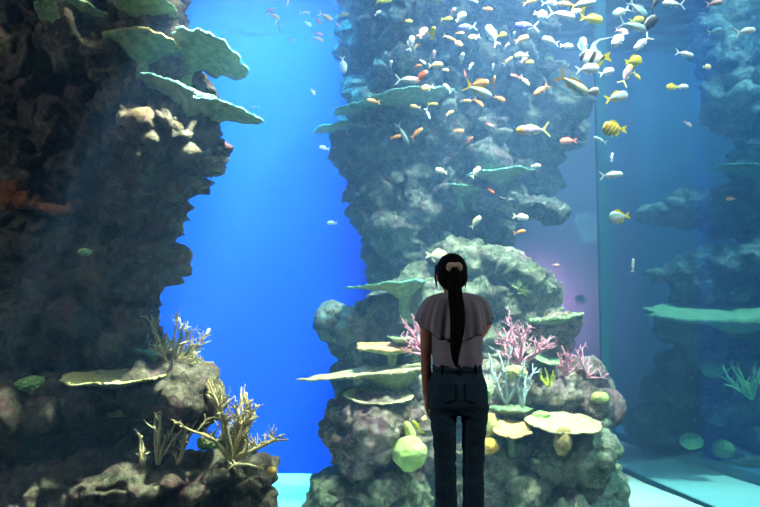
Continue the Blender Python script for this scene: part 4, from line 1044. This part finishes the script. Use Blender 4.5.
for i in range(len(R) - 1):
    for k in range(NA): bm.faces.new((R[i][k], R[i][(k + 1) % NA], R[i + 1][(k + 1) % NA], R[i + 1][k]))
me = bm_mesh('ruffle', bm)
o = bpy.data.objects.new('t', me); COL.objects.link(o); m_ = o.modifiers.new('s', 'SUBSURF'); m_.levels = 1; m_.render_levels = 1; m_ = o.modifiers.new('t', 'SOLIDIFY'); m_.thickness = .003; m_.offset = -1
ru = wear('ruffle', bake(o), M_cloth, None, bl)
bm = bmesh.new(); pts = []
for k in range(NA + 1):
    v_ = R and None
tr_pts = []
i = 6; cx, cz, rx, ry, wa = rows[6]
for k in range(NA + 1):
    t = 2 * PI * k / NA; c_, s_ = math.cos(t), math.sin(t); ph = 11 * t + .8 * math.sin(3 * t) + .5 * math.sin(2 * t + 1)
    a = wa * .0085 * math.sin(ph) + wa * .004 * math.sin(2.3 * ph); lift = (c_ * c_) ** 1.3 * .105
    tr_pts.append(V3((cx + (rx + a) * c_, (ry + a) * s_ * (.92 if s_ > 0 else 1), cz + lift + .006 * math.cos(ph) * wa)))
tube(bm, tr_pts, .003, .003, 6)
wear('hem', bm_mesh('hem', bm), flat_mat('dark_hem', srgb(70, 58, 64), .9), 'dark rolled hem', bl)
# jeans
bm = bmesh.new()
loft(bm, [(.008, -.008, .735, .135, .09), (.006, -.012, .78, .155, .112), (.003, -.014, .85, .160, .116), (.003, -.010, .91, .148, .108), (.003, -.006, .96, .130, .098), (.003, -.004, .99, .125, .095)], 40)
for s, cx in ((-1, -.060), (1, .080)):
    loft(bm, [(cx, 0, .06, .062, .068), (cx, 0, .16, .060, .066), (cx + s * .001, -.008, .30, .057, .064), (cx + s * .002, 0, .44, .056, .064), (cx + s * .005, 0, .56, .059, .070), (cx + s * .011, -.004, .68, .0655, .084), (cx + s * .010, -.008, .78, .080, .095)], 28)
me = remesh(bm_mesh('jeans', bm), .007, 3)
for v_ in me.vertices:
    p = v_.co; w_ = .004 * noise.noise(V3((p.x * 9, p.y * 9, p.z * 22))) + .003 * noise.noise(V3((p.x * 25, p.y * 25, p.z * 30)))
    if abs(p.z - .72) < .06 or abs(p.z - .44) < .07 or p.z < .2: w_ += .003 * noise.noise(V3((p.x * 8, p.y * 8, p.z * 45 + p.x * 20)))
    v_.co = p + v_.normal * w_
je = wear('jeans', me, M_denim)
bm = bmesh.new()
loft(bm, [(.003, -.005, .955, .1335, .1015), (.003, -.004, .992, .129, .0985)], 48)
wb = wear('waistband', bm_mesh('waistband', bm), M_denim, None, je)
for x in (-.085, 0.003, .09):
    bm = bmesh.new(); yb = -.005 - .1015 * math.sqrt(max(0, 1 - ((x - .003) / .1335) ** 2)) - .003
    bmesh.ops.create_cube(bm, size=1, matrix=Matrix.Translation((x, yb, .972)) @ Matrix.Diagonal((.010, .006, .05, 1)))
    bmesh.ops.bevel(bm, geom=bm.edges[:], offset=.0015, segments=2)
    wear('belt_loop', bm_mesh('belt_loop', bm), M_seam, None, je)
for s in (-1, 1):
    bm = bmesh.new(); ol = [(-.042, .05), (.042, .05), (.040, -.035), (0, -.055), (-.040, -.035)]
    cx = .003 + s * .070; V = []; G_ = []
    # pocket panel following the seat
    nx_, nz_ = 12, 12; vs = []
    for j in range(nz_ + 1):
        for i in range(nx_ + 1):
            u = -1 + 2 * i / nx_; wz = 1 - 2 * j / nz_
            hwid = .041; x = cx + u * hwid; zc = .05 if wz > 0 else (.055 - .02 * abs(u)); z = .86 + wz * zc
            f_ = max(0, 1 - ((x - .003) / .166) ** 2); y = -.014 - (.116 + .002) * math.sqrt(f_)
            if z < .82: y += (.82 - z) * .15
            if z > .88: y += (z - .88) * .12
            vs.append((x, y, z))
    fs = [(j * (nx_ + 1) + i, j * (nx_ + 1) + i + 1, (j + 1) * (nx_ + 1) + i + 1, (j + 1) * (nx_ + 1) + i) for j in range(nz_) for i in range(nx_)]
    o = bpy.data.objects.new('t', mesh('back_pocket', vs, fs)); COL.objects.link(o); m_ = o.modifiers.new('t', 'SOLIDIFY'); m_.thickness = .004; m_.offset = 0
    wear('back_pocket', bake(o), M_denim, None, je)
for s, cx in ((-1, -.066), (1, .082)):
    bm = bmesh.new(); ell(bm, V3((cx + s * .004, .045, .045)), (.042, .115, .042)); ell(bm, V3((cx, -.03, .065)), (.038, .05, .06))
    me = remesh(bm_mesh('shoe', bm), .008, 2)
    for v_ in me.vertices: v_.co.z = max(v_.co.z, .002)
    wear('shoe', me, M_shoe)
# hair
n = NT('black_hair'); v = n.obj(); mp = n.n('ShaderNodeMapping'); mp.inputs['Scale'].default_value = (60, 60, 4); n.l(v, mp.inputs[0])
st = n.noise(mp.outputs[0], 2.5, 4)
n.bsdf(n.ramp(st, [(.3, srgb(10, 9, 10)), (.7, srgb(26, 22, 22))]), .75, .08, bump=st, bs=.6, bd=.004); M_hair = n.m
bm = bmesh.new()
ell(bm, hc + V3((0, -.010, .012)), (.083, .096, .094)); ell(bm, hc + V3((0, -.035, -.03)), (.078, .068, .068)); ell(bm, hc + V3((0, -.03, -.068)), (.054, .045, .028))
for s in (-1, 1):
    limb(bm, [(hc + V3((s * .07, .03, .03)), .018), (hc + V3((s * .082, .035, -.03)), .009), (hc + V3((s * .077, .03, -.070)), .005), (hc + V3((s * .070, .02, -.105)), .0025)], 10)
me = remesh(bm_mesh('hair', bm), .006, 3)
bm = bmesh.new(); bm.from_mesh(me)
# uncover the face
dl = [v_ for v_ in bm.verts if v_.co.y > hc.y + .045 and v_.co.z < hc.z + .045 and abs(v_.co.x - hc.x) < .062]
bmesh.ops.delete(bm, geom=dl, context='VERTS')
for v_ in bm.verts:
    d = v_.co - hc; v_.co += V3((d.x, d.y, 0)).normalized() * .0025 * noise.noise(V3((v_.co.x * 90, v_.co.y * 90, v_.co.z * 6)))
ha = wear('hair', bm_mesh('hair', bm), M_hair)
bm = bmesh.new(); pz = [(-.021, -.095, 1.50, .020), (-.021, -.122, 1.488, .027), (-.020, -.132, 1.455, .030), (-.018, -.130, 1.40, .034), (-.013, -.128, 1.34, .038), (-.010, -.140, 1.28, .039), (-.012, -.150, 1.22, .037), (-.014, -.152, 1.16, .034), (-.016, -.150, 1.10, .028), (-.020, -.143, 1.05, .020), (-.018, -.135, 1.01, .012), (-.013, -.130, .985, .004)]
loft(bm, [(x + .004 * math.sin(z * 22), y, z, r, r * .62) for x, y, z, r in pz][::-1], 36, wave=lambda i, t: (.0022 * math.sin(9 * t + i * .4), .0022 * math.cos(8 * t + i * .3), 0))
me = bm_mesh('ponytail', bm); o = bpy.data.objects.new('t', me); COL.objects.link(o); o.modifiers.new('s', 'SUBSURF').render_levels = 2; o.modifiers[0].levels = 2
wear('ponytail', bake(o), M_hair, None, ha)
# beige bow clip
M_bow = noisy_mat('beige_satin', srgb(196, 172, 140), srgb(222, 200, 170), 12, .55)
bm = bmesh.new(); bc = V3((-.021, -.118, 1.503))
for s in (-1, 1):
    ell(bm, bc + V3((s * .020, -.006, .004)), (.023, .014, .017), Matrix.Rotation(s * .35, 4, 'Y')); ell(bm, bc + V3((s * .030, -.004, -.010)), (.012, .010, .016), Matrix.Rotation(s * .3, 4, 'Y'))
ell(bm, bc + V3((0, -.014, .004)), (.010, .010, .012)); limb(bm, [(bc + V3((-.012, .01, .012)), .010), (bc + V3((.012, .01, .012)), .010)], 10)
me = remesh(bm_mesh('bow_clip', bm), .003, 2)
for v_ in me.vertices: v_.co += v_.normal * .0015 * noise.noise(v_.co * 120)
wear('bow_clip', me, M_bow, 'beige satin bow clip', ha)
for s in (-1, 1):
    bm = bmesh.new(); ell(bm, hc + V3((s * .030, .079, -.008)), (.0115, .0115, .0115))
    wear('eye', bm_mesh('eye', bm), flat_mat('eye_dark', srgb(40, 30, 26), .2, .6))
